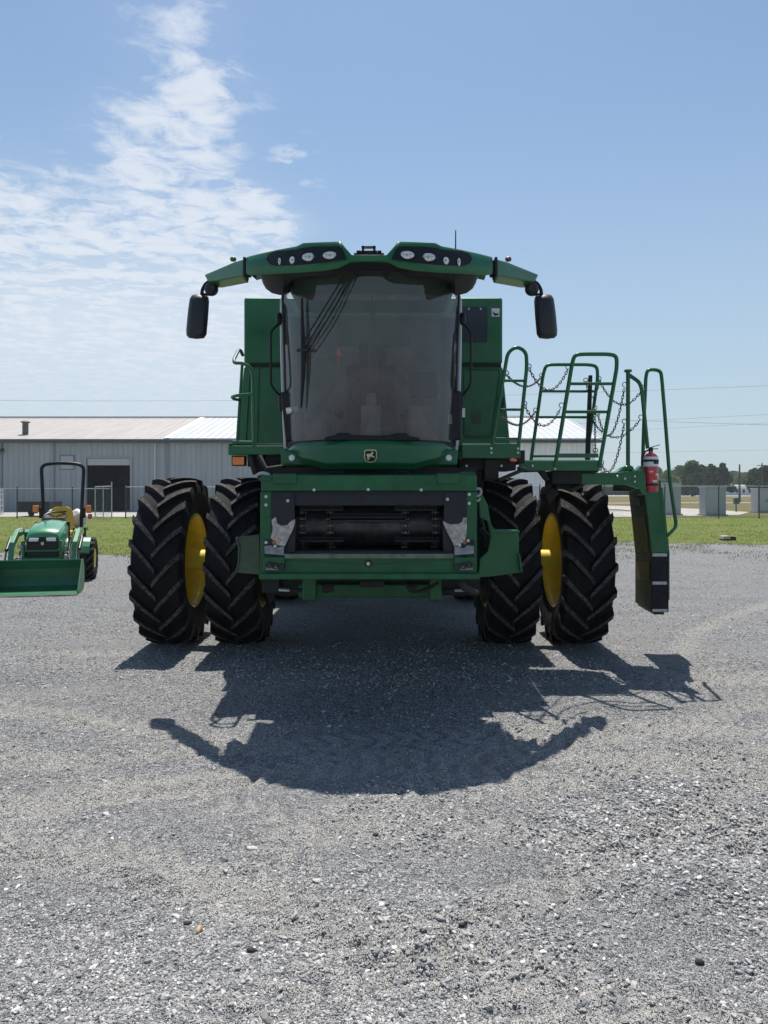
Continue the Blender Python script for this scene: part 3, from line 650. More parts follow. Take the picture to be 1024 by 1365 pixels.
b = MB(o.location); b.prism([(X(964, 27), .0), (X(981.5, 27), 0), (X(982, 27), .13), (X(972, 27), .16), (X(965, 27), .14)], 27, 27.35); b.build('dark_core', mat('dark_block', (.03, .028, .026), .9, var=.3), o, .012)
b = MB(o.location); b.prism([(X(963.5, 27), .05), (X(973, 27), .06), (X(973, 27), .17), (X(964, 27), .165)], 26.93, 27.3); b.build('pale_face', CONC, o, .015)

# far white shed, truck, poles, lines
o = empty('low_white_building', (X(987, 215), 222, 0), 'long low white building beyond the road below the trees', 'building')
b = MB(o.location); b.box(X(966, 220), X(1004, 220), 220, 228, 0, 2.3); b.build('wall', WALLW, o)
b = MB(o.location); b.prism([(219.5, 2.3), (228.5, 2.3), (224, 3.1)], X(965, 220), X(1005, 220), 'yz'); b.build('roof', ROOFT, o)
for px in (972, 981, 990, 998):
    b = MB(o.location); b.box(X(px, 220), X(px + 3, 220), 219.9, 219.99, .8, 1.7); b.build('window', SHOPDARK, o)
o = empty('box_truck', (X(915, 205), 205, .03), 'dark flatbed truck passing on the far road', 'truck')
b = MB(o.location); x0, x1 = X(908, 205), X(924, 205); b.box(x0, x1, 204.4, 206.4, .95, 1.2).box(x0, x1 - 1.2, 204.4, 206.4, 1.2, 1.9); b.build('bed', BLACKM, o)
b = MB(o.location); b.prism([(x1 - 1.0, .6), (x1 + .9, .6), (x1 + .9, 1.3), (x1 + .3, 1.4), (x1, 2.3), (x1 - 1.0, 2.3)], 204.4, 206.4); b.build('cab', mat('navy_truck_paint', (.03, .04, .06), .4), o, .05)
for s in (x0 + .6, x1 - 1.6, x1 + .3):
    b = MB(o.location); b.lathe([(.01, 0), (.25, 0), (.42, .04), (.42, .25), (.01, .25)], (s, 204.35, .45), 'y', 16); b.build('wheel', RUBBER, o)
def pole(px, Y, top, label, arms=1):
    o = empty('utility_pole', (X(px, Y), Y, 0), label, 'utility pole', 'utility poles at the right')
    h = Z(top, Y); b = MB(o.location); b.tube([(X(px, Y), Y, 0), (X(px, Y), Y, h)], [.16, .10], 10); b.build('pole', WOOD, o)
    for k in range(arms):
        b = MB(o.location); b.box(X(px, Y) - .9, X(px, Y) + .9, Y - .16, Y - .06, h - .5 - k, h - .38 - k); b.build('crossarm', WOOD, o)
pole(939, 120, 628, 'utility pole standing against the dark trees near the middle cabinet', 0)
pole(986, 105, 619, 'utility pole rising above the white building and green box', 0)
pole(1016, 130, 617, 'utility pole with crossarm close to the right frame edge', 1)
def cable(pts_, r, label, grp='overhead cables'):
    path = []
    for (a, b_), n in zip(zip(pts_[:-1], pts_[1:]), [14] * (len(pts_) - 1)):
        a = P(*a); b_ = P(*b_)
        for k in range(n + 1):
            t = k / n; p = a.lerp(b_, t); p.z -= .004 * (b_ - a).length * 4 * t * (1 - t); path.append(p)
    m = MB(path[0]); m.tube(path, r, 5)
    o = m.build('overhead_cable', WIRE); o.location = path[0]; tag(o, label, 'cable', grp)
cable([(-300, 530, 110), (420, 533, 130), (1400, 497, 90)], .020, 'long thin cable crossing the whole sky low behind the combine')
cable([(640, 552, 90), (1400, 575, 70)], .017, 'dark cable sloping down to the right above the extinguisher')
cable([(500, 575, 130), (1400, 531, 90)], .016, 'cable rising to the right across the ladder handrails')
cable([(500, 588, 130), (1400, 541, 90)], .014, 'second cable rising right, parallel below the one across the handrails')
cable([(500, 606, 130), (1400, 590, 110)], .014, 'lowest near-level cable just above the tree tops')

# ------------------------------------------------------------------ trees
def leafmat(name, c1, c2):
    m = bpy.data.materials.new(name); m.use_nodes = True; t = m.node_tree
    for n in list(t.nodes): t.nodes.remove(n)
    o = N(t, 'ShaderNodeOutputMaterial'); g = N(t, 'ShaderNodeNewGeometry')
    n = N(t, 'ShaderNodeTexNoise'); t.links.new(g.outputs['Position'], n.inputs['Vector']); n.inputs['Scale'].default_value = .6; n.inputs['Detail'].default_value = 4
    c = mixc(t, maprange(t, n.outputs['Fac'], .35, .65), c1, c2)
    d = N(t, 'ShaderNodeBsdfDiffuse'); tr = N(t, 'ShaderNodeBsdfTranslucent'); t.links.new(c, d.inputs[0]); t.links.new(c, tr.inputs[0])
    mx = N(t, 'ShaderNodeMixShader'); mx.inputs[0].default_value = .3; t.links.new(d.outputs[0], mx.inputs[1]); t.links.new(tr.outputs[0], mx.inputs[2]); t.links.new(mx.outputs[0], o.inputs[0])
    return m
LEAFS = [leafmat('dark_leaves', (.026, .055, .026), (.06, .105, .04)), leafmat('mid_leaves', (.045, .095, .03), (.105, .175, .05)), leafmat('pale_leaves', (.10, .15, .06), (.15, .20, .085))]
BARK = mat('tree_bark', (.09, .075, .06), .9, var=.3, vscale=3)
def tree(px, Y, top, hw, kind, label, base=.10):
    x = X(px, Y); h = Z(top, Y); w = hw / F * Y
    o = empty('broadleaf_tree' if kind else 'evergreen_tree', (x, Y, 0), label, 'tree', 'trees beyond the road')
    b = MB(o.location); b.tube([(x, Y, 0), (x + .1, Y, h * .35), (x - .1, Y, h * .75)], [.04 * h, .03 * h, .008 * h], 8)
    for k in range(5):
        a = random.random() * 6.28; z0 = h * (.25 + .08 * k); b.tube([(x, Y, z0), (x + .5 * w * math.cos(a), Y + .5 * w * math.sin(a), z0 + .22 * h)], [.016 * h, .005 * h], 6)
    b.build('trunk', BARK, o)
    nc = 44; cs = []; w *= 1.35
    for k in range(nc):
        a = rng.random() * 6.28; zz = base + (1 - base) * rng.random() ** .8; env = math.sin(math.pi * min(1, (zz - base * .4) / (1 - base * .4)) ** (.75 if kind else .6)) ** .6
        rr = w * env * (.15 + .8 * rng.random() ** .6); cs.append((rr * math.cos(a), rr * math.sin(a), zz * h * .93, w * (.20 + .22 * rng.random())))
    cs.append((0, 0, h * .55, w * .5)); V = []
    per = 150; s = max(.2, h * .03)
    for cx_, cy_, cz_, cr_ in cs:
        d = rng.normal(size=(per, 3)); d /= np.linalg.norm(d, axis=1)[:, None]; p = np.array([cx_, cy_, cz_]) + d * (cr_ * rng.random(per) ** .35)[:, None] * np.array([1, 1, .8])
        p[:, 2] = np.clip(p[:, 2], h * .06, h * 1.0)
        a = rng.normal(size=(per, 3)); a /= np.linalg.norm(a, axis=1)[:, None]; c = np.cross(a, rng.normal(size=(per, 3))); c /= np.linalg.norm(c, axis=1)[:, None]
        q = s * (.6 + .8 * rng.random(per))[:, None]
        V.append(np.stack([p - a * q, p + c * q * .8, p + a * q, p - c * q * .8], 1))
    V = np.concatenate(V); me = bpy.data.meshes.new('crown'); np_mesh(me, V.reshape(-1, 3), np.arange(len(V) * 4).reshape(-1, 4)); me.materials.append(LEAFS[kind])
    c = bpy.data.objects.new('crown', me); COL.objects.link(c); c.parent = o
for a in [
    (804, 250, 629, 8, 2, 'pale small tree showing between handrail post and workshop gable'),
    (826, 255, 640, 14, 1, 'low bushy tree behind the right dual tyre'),
    (846, 240, 638, 14, 0, 'dark low tree seen through the ladder gap'),
    (872, 230, 622, 13, 2, 'light green tree just left of the red extinguisher top'),
    (891, 215, 627, 13, 2, 'pale round tree directly right of the extinguisher'),
    (906, 235, 621, 13, 1, 'mid green tree between the pale round tree and the tall dark ones'),
    (923, 190, 614, 12, 1, 'tallest broad tree left of the dark evergreen'),
    (936, 200, 620, 10, 0, 'dark tree in the gap behind the first utility pole'),
    (948, 185, 618, 11, 0, 'dark evergreen with ragged crown, left of a pair'),
    (963, 180, 617, 11, 0, 'dark evergreen with flat top, right of a pair'),
    (979, 260, 628, 14, 2, 'hazy pale tree left of the tall middle pole'),
    (993, 255, 630, 14, 2, 'hazy pale tree right of the tall middle pole'),
    (1006, 185, 624, 10, 1, 'rounded dense tree above the right cabinet'),
    (1020, 175, 621, 11, 0, 'dark tree cut by the right frame edge'),
    (1050, 180, 618, 16, 1, 'broad tree just outside the frame at right')]: tree(*a)
for k, (px, Y, top, hw) in enumerate([(842, 300, 645, 14), (866, 300, 644, 12), (896, 300, 643, 12), (915, 300, 643, 14), (938, 300, 643, 12), (986, 300, 644, 14), (1015, 300, 644, 16)]):
    pass
def hedge(px0, px1, Y, top, label):
    n = int((px1 - px0) * 60); x = X(px0, Y) + (X(px1, Y) - X(px0, Y)) * rng.random(n); y = Y + 3 * (rng.random(n) - .5); h = Z(top, Y) * (.7 + .6 * vnoise(x, y * 0, .25, 5)); z = h * rng.random(n) ** .7
    p = np.stack([x, y, z], -1); a = rng.normal(size=(n, 3)); a /= np.linalg.norm(a, axis=1)[:, None]; c = np.cross(a, rng.normal(size=(n, 3))); c /= np.linalg.norm(c, axis=1)[:, None]
    V = np.stack([p - a * .3, p + c * .25, p + a * .3, p - c * .25], 1); o_ = np.array([X((px0 + px1) / 2, Y), Y, 0.0])
    me = bpy.data.meshes.new('hedge'); np_mesh(me, (V - o_).reshape(-1, 3), np.arange(n * 4).reshape(-1, 4)); me.materials.append(LEAFS[0])
    o = bpy.data.objects.new('hedge', me); COL.objects.link(o); o.location = o_; tag(o, label, 'hedge')
hedge(780, 880, 226, 646, 'dark hedge below the trees seen left of the ladder')
hedge(880, 966, 222, 648, 'dark hedge behind the far truck between the grey cabinets')
hedge(1004, 1090, 224, 649, 'dark hedge right of the low white building')

# ------------------------------------------------------------------ the combine harvester
CX = -0.118; AY = 9.14; TR = .972
CO = Vector((CX, AY, 0))
comb = empty('combine_harvester', CO, 'huge green combine harvester with dual tractor-tread tyres facing the camera', 'combine')
def C_(): return MB(CO)
def mx(px, Y=6.15): return 2 * (CXP + CX * F / Y) - px   # the picture column of the mirror image at distance Y

def tyre_mesh(name, r_out, w, r_rim, nl, lug_h, parent=None):
    """tractor tyre about the origin, axle along x, chevrons pointing down at the front (-y)"""
    rc = r_out - lug_h; h = w / 2; b = MB()
    prof = [(r_rim, -h * .80), (r_rim + .03, -h * .88), (r_rim + (rc - r_rim) * .35, -h * 1.02), (r_rim + (rc - r_rim) * .62, -h * 1.05), (rc - .055, -h * 1.0), (rc - .02, -h * .92), (rc - .006, -h * .6), (rc, 0)]
    prof = prof + [(r, -a) for r, a in prof[-2::-1]]
    prof = prof + [(r_rim - .03, h * .70), (r_rim - .03, -h * .70)]
    b.lathe(prof, (0, 0, 0), 'x', 96, True, closed=True)
    def surf(r, x, ph): return Vector((x, -r * math.cos(ph), r * math.sin(ph)))
    for side in (-1, 1):
        for k in range(nl):
            ph0 = 2 * math.pi * (k + (.5 if side > 0 else 0)) / nl + random.uniform(-.004, .004)
            secs = []
            for s_ in (0, .18, .4, .62, .82, 1.0, 1.12, 1.24):
                if s_ <= 1: x = h * (-.07 + 1.09 * s_); r = rc - .03 * (max(0, s_ - .4) / .6) ** 2
                else: x = h * 1.03; r = rc - .03 - (s_ - 1) * .45
                ph = ph0 - .33 * (1 - min(s_, 1)) ** 1.0 * (1 - .12 * s_)
                wt = (.027 + .008 * s_) / r_out; wb = wt * 1.5
                lh = lug_h * (1 if s_ <= 1 else max(.25, 1 - (s_ - 1) * 3)); 
                if s_ <= 1: q = [surf(r - .012, x, ph - wb), surf(r + lh, x, ph - wt), surf(r + lh, x, ph + wt), surf(r - .012, x, ph + wb)]
                else: q = [surf(r, x - .03, ph - wb), surf(r, x + .018 * lh / lug_h, ph - wt), surf(r, x + .018 * lh / lug_h, ph + wt), surf(r, x - .03, ph + wb)]
                secs.append([Vector((p.x * side, p.y, p.z)) for p in q])
            n0 = len(b.f); b.loft(secs)
            for i in range(n0, len(b.f)):
                j = i - n0
                if j % 4 == 1 and j < 28: b.m[i] = 1
    o = b.build(name, [RUBBER, LUGTOP], parent)
    return o
def rim_mesh(name, r, w, dish, mats, parent=None):
    """wheel rim about the origin; dish = x of the centre disc"""
    h = w / 2; b = MB()
    b.lathe([(r + .012, -h), (r - .01, -h - .012), (r - .03, -h), (r - .05, -h * .8), (r - .05, h * .8), (r - .03, h), (r - .01, h + .012), (r + .012, h), (r - .02, h * .85), (r - .02, -h * .85)], (0, 0, 0), 'x', 72, True, closed=True)
    b.lathe([(r - .05, dish * .7 - .02), (r * .72, dish + .01), (r * .42, dish), (r * .40, dish * .6), (.001, dish * .6), (.001, dish * .6 + .02), (r * .43, dish * .6 + .02), (r * .45, dish + .02), (r * .74, dish + .03), (r - .05, dish * .7 + .02)], (0, 0, 0), 'x', 60, True)
    for k in range(10):
        a = 2 * math.pi * k / 10; c = Vector((dish, -r * .58 * math.cos(a), r * .58 * math.sin(a)))
        b.mat(1); b.lathe([(.001, -.035), (.022, -.035), (.024, .05), (.001, .05)], c, 'x', 6, False); b.mat(0)
    return b.build(name, mats, parent)
wheel0 = None; side_rims = {}
for xo, sd, outer in ((-2.34, -1, 1), (-1.54, -1, 0), (1.54, 1, 0), (2.34, 1, 1)):
    key = (sd, outer); rm = rim_mesh('wheel', .545, .46, sd * (.10 if outer else -.06), [YELLOW, BOLT], comb)
    rm.location = (xo, 0, TR); rm['label'] = 'dual front wheel with yellow rim'
    if wheel0 is None: ty = tyre_mesh('tyre', .975, .535, .545, 20, .058, rm); wheel0 = ty
    else: ty = wheel0.copy(); COL.objects.link(ty); ty.parent = rm
    ty.rotation_euler = (random.uniform(0, 6.28), 0, 0)
# axle, final drives, hub sleeves
b = C_(); b.tube([(CX - 1.3, AY, TR), (CX + 1.3, AY, TR)], .115, 16).box(CX - 1.15, CX + 1.15, AY - .22, AY + .22, TR - .2, TR + .24)
for s in (-1, 1):
    b.lathe([(.001, -.1), (.30, -.1), (.34, -.05), (.34, .08), (.26, .12), (.001, .12)], (CX + s * 1.14, AY, TR + .05), 'x', 24)
    b.box(CX + s * .95 - .12, CX + s * .95 + .12, AY - .3, AY + .3, TR, 1.75); b.lathe([(.30, -.02), (.50, .0), (.52, .05), (.30, .06)], (CX + s * 1.27, AY, TR), 'x', 32)
b.build('front_axle', DARK, comb, .015)
for s in (-1, 1): b = C_(); b.lathe([(.001, -.34), (.12, -.34), (.12, .34), (.001, .34)], (CX + s * 1.93, AY, TR), 'x', 20); b.build('hub_extension', YELLOW, comb)
b = C_(); b.tube([(CX - 1.35, 12.7, .72), (CX + 1.35, 12.7, .72)], .12, 12).box(CX - .5, CX + .5, 12.5, 12.9, .6, 1.2); b.build('rear_axle', GREENDULL, comb, .01)
for s in (-1, 1):
    rm = rim_mesh('wheel', .40, .44, s * .08, [YELLOW, BOLT], comb); rm.location = (s * 1.52, 12.7 - AY, .68); rm['label'] = 'smaller rear steering wheel'
    if s < 0: ty2 = tyre_mesh('tyre', .685, .5, .40, 18, .045, rm)
    else: t2 = ty2.copy(); COL.objects.link(t2); t2.parent = rm

# body: grain tank and side panels
YB = 8.45
b = C_(); b.pprism([(325, 396), (mx(325, YB), 396), (mx(325, YB), 485), (325, 485)], YB, 4.6); b.build('grain_tank', GREEN, comb, .03, 3)
b = C_(); b.pprism([(325, 489), (mx(325, YB), 489), (mx(313, YB), 611), (313, 611)], YB - .015, 5.0); b.build('side_body', GREEN, comb, .02, 3)
b = C_(); b.pbox(327, mx(327, YB), 484.6, 489.4, YB + .03, 4.5); b.build('panel_gap', BLACK, comb)
b = C_(); b.box(CX - 1.25, CX + 1.25, 8.75, 13.6, 1.25, Z(611, YB)).box(CX - .8, CX + .8, 9.4, 13.0, .85, 1.25).box(CX - 1.05, CX + 1.05, 8.60, 8.68, .62, 1.3); b.build('threshing_body', DARK, comb)
b = C_(); b.box(CX - 1.3, CX + 1.3, 13.0, 14.4, 1.3, 2.9); b.build('rear_hood', GREEN, comb, .05)
# right front panel details: screened window, access door, sticker
b = C_(); b.pbox(616, 650, 409, 456, YB - .012, .015); pw = b.build('inspection_window', mat('dark_screen', (.010, .013, .022), .3), comb, .006)
for q in [(625, 412), (641, 412)]: b = C_(); b.bolts([q], YB - .012, .012); b.build('bolt', BOLT, pw)
b = C_()
q = [(619, 492), (665, 492), (667, 498), (655, 583), (619, 583)]
q0 = [P(a, c, YB - .02) for a, c in q]; b.tube(fillet(q0 + [q0[0]], .05), .010, 6); dr = b.build('access_panel', GREEN, comb)
b = C_(); b.pprism([(620, 494), (664, 494), (664, 498), (653, 581), (620, 581)], YB - .024, .012); b.build('panel_face', GREEN, dr, .004)
b = C_(); b.lathe([(.001, -.004), (.5, -.004), (.5, .004), (.001, .004)], (0, 0, 0), 'y', 20)
for i, p in enumerate(b.v): b.v[i] = Vector((X(635, YB) + p.x * .115, YB - .03 + p.y, Z(556, YB) + p.z * .17))
b.build('panel_recess', GREENDULL, dr)
b = C_(); b.pbox(655.5, 666, 411, 422, YB - .004, .006); st = b.build('warning_sticker', WHITE, comb)
b = C_(); b.pprism([(657, 414), (659, 417), (663, 418), (665, 416.5), (664.5, 420), (660, 421), (657.5, 418.5)], YB - .007, .004); b.build('sticker_mark', BLACK, st)
b = C_(); b.pbox(666, 672, 530, 548, YB - .05, .05); b.build('panel_hardware', BLACKM, comb)
# vertical tank-side ribs, left
b = C_(); b.tube([P(333, 489, YB - .03), P(326, 608, YB - .03)], .012, 6).tube([P(345, 489, YB - .03), P(342, 608, YB - .03)], .008, 6); b.build('body_rib', GREEN, comb)

# ---- cab
YC = 6.45                                                 # foremost point of the windscreen
def wy(x, top=0.0): return YC + .50 * (abs(x - CX) / .77) ** 2.4
zb, zt = Z(588, 6.5), Z(361, 6.42)
b = C_(); nxs, nzs = 28, 10; grid = []
for j in range(nzs + 1):
    t = j / nzs; hw_ = .742 + .036 * t; z = zb + (zt - zb) * t
    for i in range(nxs + 1):
        x = CX + hw_ * (-1 + 2 * i / nxs); grid.append((x, wy(x) - .11 * t, z))
b.add(grid, [(j * (nxs + 1) + i, j * (nxs + 1) + i + 1, (j + 1) * (nxs + 1) + i + 1, (j + 1) * (nxs + 1) + i) for j in range(nzs) for i in range(nxs)], True)
b.build('windscreen', GLASS, comb, norm=False)
for s in (-1, 1):                                         # corner post, pale rubber edge, side glass
    b = C_(); pth = [(CX + s * (.748 + .036 * t), 6.93 - .05 * t, zb - .02 + (zt - zb - .02) * t) for t in (0, .25, .5, .75, 1)]
    b.tube(pth, .016, 8); b.build('corner_post', BLACK, comb)
    b = C_(); pth = [Vector((CX + s * (.768 + .034 * math.sin(math.pi * min(1, t * 1.15) / 2)), 6.97, zb - .05 + (zt - zb - .06) * t)) for t in np.linspace(0, 1, 12)]
    pth += [pth[-1] + Vector((-s * .03, -.02, .06)), pth[-1] + Vector((-s * .09, -.04, .10))]
    b.tube(pth, .021, 8); b.build('door_edge_seal', SHIRTG, comb)
    b = C_(); b.add([(CX + s * .76, 6.99, zb - .05), (CX + s * .76, 8.15, zb - .05), (CX + s * .80, 8.15, zt), (CX + s * .80, 6.99, zt)], [(0, 1, 2, 3)]); b.build('side_glass', GLASSD, comb, norm=False)
    b = C_(); b.box(CX + s * .72, CX + s * .80, 8.15, 8.25, zb - .05, zt); b.build('rear_post', BLACK, comb)
    # hand rail beside the door
    pA = [P(372.5, 431, 6.95), P(361, 441, 6.9), P(361, 514, 6.9), P(371, 525, 6.95), P(376, 528, 6.98)]
    if s > 0: pA = [Vector((2 * CX - p.x, p.y, p.z)) for p in pA]
    b = C_(); b.tube(fillet(pA, .05), .012, 8); x = pA[0].x
    b.ell(pA[0] + Vector((0, 0, .04)), (.03, .03, .06), 10, 6); b.ell(pA[-1] + Vector((0, 0, -.05)), (.035, .035, .10), 10, 6)
    b.build('door_handrail', BLACK, comb)
    # hinge / latch cluster at the lower corner
    b = C_(); pc = P(382, 545, 6.93); pc.x = pc.x if s < 0 else 2 * CX - pc.x
    b.prism([(pc.x - .045, pc.z + .14), (pc.x + .04, pc.z + .16), (pc.x + .05 + (.03 if s < 0 else 0), pc.z - .28), (pc.x - (.0 if s < 0 else .08), pc.z - .30)], 6.87, 6.93); b.build('corner_trim', BLACK, comb, .012)
b = C_(); b.tube([P(382, 548, 6.85), P(398, 545, 6.85)], [.03, .026], 10); b.build('work_lamp', LENS, comb)
b = C_(); b.pbox(597.5, 602.5, 552, 565, 6.86, .012); b.build('glass_label', GREYSTRIP, comb)
b = C_(); b.pbox(616.5, 620, 544, 556, 6.92, .02); b.build('door_reflector', WHITE, comb)
# lower windscreen cowl (black) and wiper parking strip
b = C_(); pts_ = []
for i in range(21):
    x = CX + .74 * (-1 + i / 10); yy = wy(x); pts_.append([(x, yy - .03, zb - .06), (x, yy - .035, zb + .012), (x, yy + .03, zb + .02), (x, yy + .05, zb - .06)])
b.loft(pts_, smooth=False); b.build('lower_cowl', BLACK, comb)
# interior
b = C_(); b.box(CX - .72, CX + .72, 8.1, 8.14, zb - .3, zt - .02); b.build('cab_rear_wall', CABIN, comb)
b = C_(); b.box(CX - .36, CX + .40, 8.085, 8.099, Z(462, 8.1), Z(425, 8.1)); b.build('rear_window', mat('green_seen_through_window', (.03, .10, .06), .35), comb)
b = C_(); b.box(CX - .75, CX + .75, 6.9, 8.1, zb - .32, zb - .26).box(CX + .35, CX + .62, 7.2, 7.9, zb - .26, zb + .38).box(CX - .62, CX - .42, 7.4, 8.0, zb - .26, zb + .25); b.build('cab_floor', CABIN, comb, .02)
b = C_(); b.box(CX - .28, CX + .28, 7.35, 7.85, zb + .05, zb + .22).box(CX - .26, CX + .26, 7.78, 7.92, zb + .2, zb + .86).box(CX - .14, CX + .14, 7.80, 7.90, zb + .87, zb + 1.08)
b.box(CX - .36, CX - .28, 7.35, 7.75, zb + .3, zb + .36).box(CX + .28, CX + .36, 7.35, 7.75, zb + .3, zb + .36).box(CX - .15, CX + .15, 7.5, 7.7, zb - .26, zb + .05); b.build('operator_seat', SEATF, comb, .04, 3)
b = C_(); b.tube([(CX, 6.85, zb - .26), (CX, 6.98, zb + .25), (CX, 7.08, zb + .46)], [.09, .055, .05], 12); b.box(CX - .09, CX + .09, 6.93, 7.0, zb - .2, zb + .35); b.build('steering_column', CABIN, comb, .015)
b = C_(); b.tube([(CX + .20 * math.cos(a), 7.08 + .10 * math.sin(a), zb + .48 + .17 * math.sin(a)) for a in np.linspace(0, 2 * math.pi, 25)[:-1]], .014, 8, closed=True)
for a in (1.57, 3.6, 5.8): b.tube([(CX, 7.06, zb + .46), (CX + .2 * math.cos(a), 7.08 + .10 * math.sin(a), zb + .48 + .17 * math.sin(a))], .010, 6)
b.build('steering_wheel', BLACK, comb)
b = C_(); b.tube([P(498, 515, 6.9), P(497, 470, 6.88), P(496.5, 418, 6.86), P(496, 397, 6.86)], [.045, .040, .024, .006], 8); b.build('reflection_spike', BLACK, comb)  # dark spike added inside the glass to imitate a windscreen reflection
b = C_(); b.pprism([(449, 479), (451.5, 479), (452, 486), (450.5, 486), (450.5, 484)], 6.80, .01); b.pprism([(447, 474), (450.5, 463), (456, 474), (452, 473), (452, 478), (450, 478), (450, 473)], 6.80, .01); b.build('warning_flag', mat('orange_red', (.75, .09, .04), .5), comb)
b = C_(); b.box(CX + .34, CX + .60, 7.0, 7.04, zb + .42, zb + .66); b.build('monitor', BLACK, comb, .01)
b = C_(); b.pprism([(430, 588), (434, 582), (446, 580), (450, 576.5), (458, 577), (462, 580), (528, 580.5), (532, 577), (542, 577), (546, 581), (558, 583), (562, 588)], 6.36, .05); b.build('wiper_linkage_cover', BLACK, comb, .01)
b = C_()                                                  # water-stained sun shade band in the top of the cab
b.box(CX - .66, CX + .66, 7.15, 7.18, Z(400, 7.15), zt); b.build('headliner_edge', CABIN, comb, .01)
# wiper: three arms and the blade
def on_glass(px, py, off=.045):
    Y = 6.4
    for _ in range(6): Y = wy(X(px, Y)) - .11 * max(0, min(1, (Z(py, Y) - zb) / (zt - zb))) - off
    return P(px, py, max(Y, 6.22))
b = C_()
for (a0, a1), (c0, c1) in (((468, 353), (405, 455)), ((474, 353), (407, 464)), ((480, 353), (410, 470))): b.tube([on_glass(a0 + (c0 - a0) * t, a1 + (c1 - a1) * t, .06 + .03 * math.sin(math.pi * t)) for t in np.linspace(0, 1, 8)], .0065, 6)
wa = b.build('wiper_arm', BLACK, comb)
b = C_(); b.tube([on_glass(q, r_) for q, r_ in ((402.5, 397), (403, 430), (404.5, 470), (404, 500), (401.5, 544))], [.010, .016, .026, .020, .008], 8).tube([on_glass(397, 467, .06), on_glass(412, 466, .07)], .014, 8); b.build('wiper_blade', BLACK, wa)

# green apron under the windscreen with the two lamp recesses and the emblem
b = C_(); secs = []
for i in range(33):
    t = -1 + i / 16; x = CX + .745 * t; a = abs(t); yy = wy(x) - .13 + .04 * a ** 4
    top = zb - .005 - .05 * max(0, a - .86) / .14; low = Z(626 - 16 * max(0, (a - .52) / .48) ** .8, 6.4)
    secs.append([(x, yy, top - .03), (x, yy + .03, top), (x, yy + .25, top), (x, yy + .30, low), (x, yy + .05, low), (x, yy - .01, low + .05)])
b.loft(secs, smooth=False); b.build('cab_apron', GREEN, comb, .008)
for s in (-1, 1):
    b = C_(); q = [(588, 603), (606, 597), (611, 600), (610, 620), (563, 622), (578, 606)]
    if s < 0: q = [(mx(a), c) for a, c in q]
    b.pprism(q, 6.66, .25); hp = b.build('lamp_pod', GREEN, comb, .02)
    b = C_(); b.disc(P(598, 610.5, 6.66) + (Vector((2 * (CX - P(598, 610, 6.66).x), 0, 0)) if s < 0 else Vector()) - Vector((0, .03, 0)), .028, .04); b.build('headlight', LENS, hp)
    b = C_(); b.disc(P(585, 611.5, 6.66) + (Vector((2 * (CX - P(585, 610, 6.66).x), 0, 0)) if s < 0 else Vector()) - Vector((0, .025, 0)), .036, .03); b.build('lamp_recess', GREEND, hp)
YE = YC - .152
b = C_(); b.loft([[P(a, c, YE) for a, c in [(485.5, 601), (488, 599.3), (500, 599.3), (502.5, 601), (502.5, 611), (500, 615.5), (494, 617), (488, 615.5), (485.5, 611)]], [P(a, c, YE + .03) for a, c in [(485.5, 601), (488, 599.3), (500, 599.3), (502.5, 601), (502.5, 611), (500, 615.5), (494, 617), (488, 615.5), (485.5, 611)]]]); em = b.build('emblem', GOLD, comb, .004)
b = C_(); b.pprism([(486.8, 602), (489, 600.6), (499, 600.6), (501.3, 602), (501.3, 610.5), (499.3, 614.3), (494, 615.6), (488.7, 614.3), (486.8, 610.5)], YE - .006, .012); b.build('emblem_field', BLACK, em)
b = C_(); b.pprism([(488.2, 606.5), (490, 605), (493.5, 605.2), (495.6, 603.2), (495, 601.6), (496.4, 602.3), (497.6, 602), (497.2, 603.3), (498.2, 604.6), (496.8, 605), (496, 606.8), (498.6, 608.2), (500, 610.6), (498.6, 610), (496.2, 608.9), (493.4, 608.6), (491, 609.6), (490.4, 611.8), (489.4, 612.6), (489.8, 609.6), (489.3, 607.6)], YE - .010, .006)
b.pprism([(491.6, 609.8), (493.6, 609.2), (492.4, 611.6), (491.2, 613.4), (490.8, 612.8)], YE - .010, .006); b.build('emblem_deer', GOLD, em)

# ---- roof
def ry(x): return 6.05 + .44 * abs((x - CX) / .95) ** 2
def table(px, tab):
    for (a, b_), (c, d) in zip(tab[:-1], tab[1:]):
        if a <= px <= c: return b_ + (d - b_) * (px - a) / (c - a)
    return tab[0][1] if px < tab[0][0] else tab[-1][1]
TOP = [(328, 341), (333, 339.5), (345, 336.5), (370, 331), (395, 326.5), (404, 322), (430, 320.8), (452, 320), (455, 321.5), (469, 338.5), (480, 340), (492.2, 340)]
LOW = [(328, 365), (333, 367), (360, 365.5), (395, 363.5), (430, 361), (452, 357), (466, 350), (480, 349), (492.2, 349)]
cols = [328, 329, 331, 338, 345, 357, 370, 383, 395, 400, 404, 415, 430, 442, 450, 452, 455, 460, 465, 469, 475, 482, 492.2]
cols = cols + [mx(a) for a in cols[-2::-1]]
def roof_pt(px, py, off=0.0):
    Y = 6.4
    for _ in range(4): Y = ry(X(px, Y)) + off
    return P(px, py, Y)
secs = []
for px in cols:
    q = px if px <= 492.2 else mx(px); a, c = table(q, TOP), table(q, LOW); pt, pl = roof_pt(px, a), roof_pt(px, c)
    kk = min(1, (c - a) / 38); lip = roof_pt(px, c - (c - a) * .18, -.02 * kk)
    secs.append([lip, roof_pt(px, a + (c - a) * .12, .02 * kk - .018 * (1 - kk)), pt + Vector((0, .035, 0)), pt + Vector((0, .55, -.06)), pl + Vector((0, .55, .17)), pl + Vector((0, .06, .03)), pl + Vector((0, .005, 0))])
b = C_(); b.loft(secs, smooth=True); b.build('roof_visor', GREEN, comb)
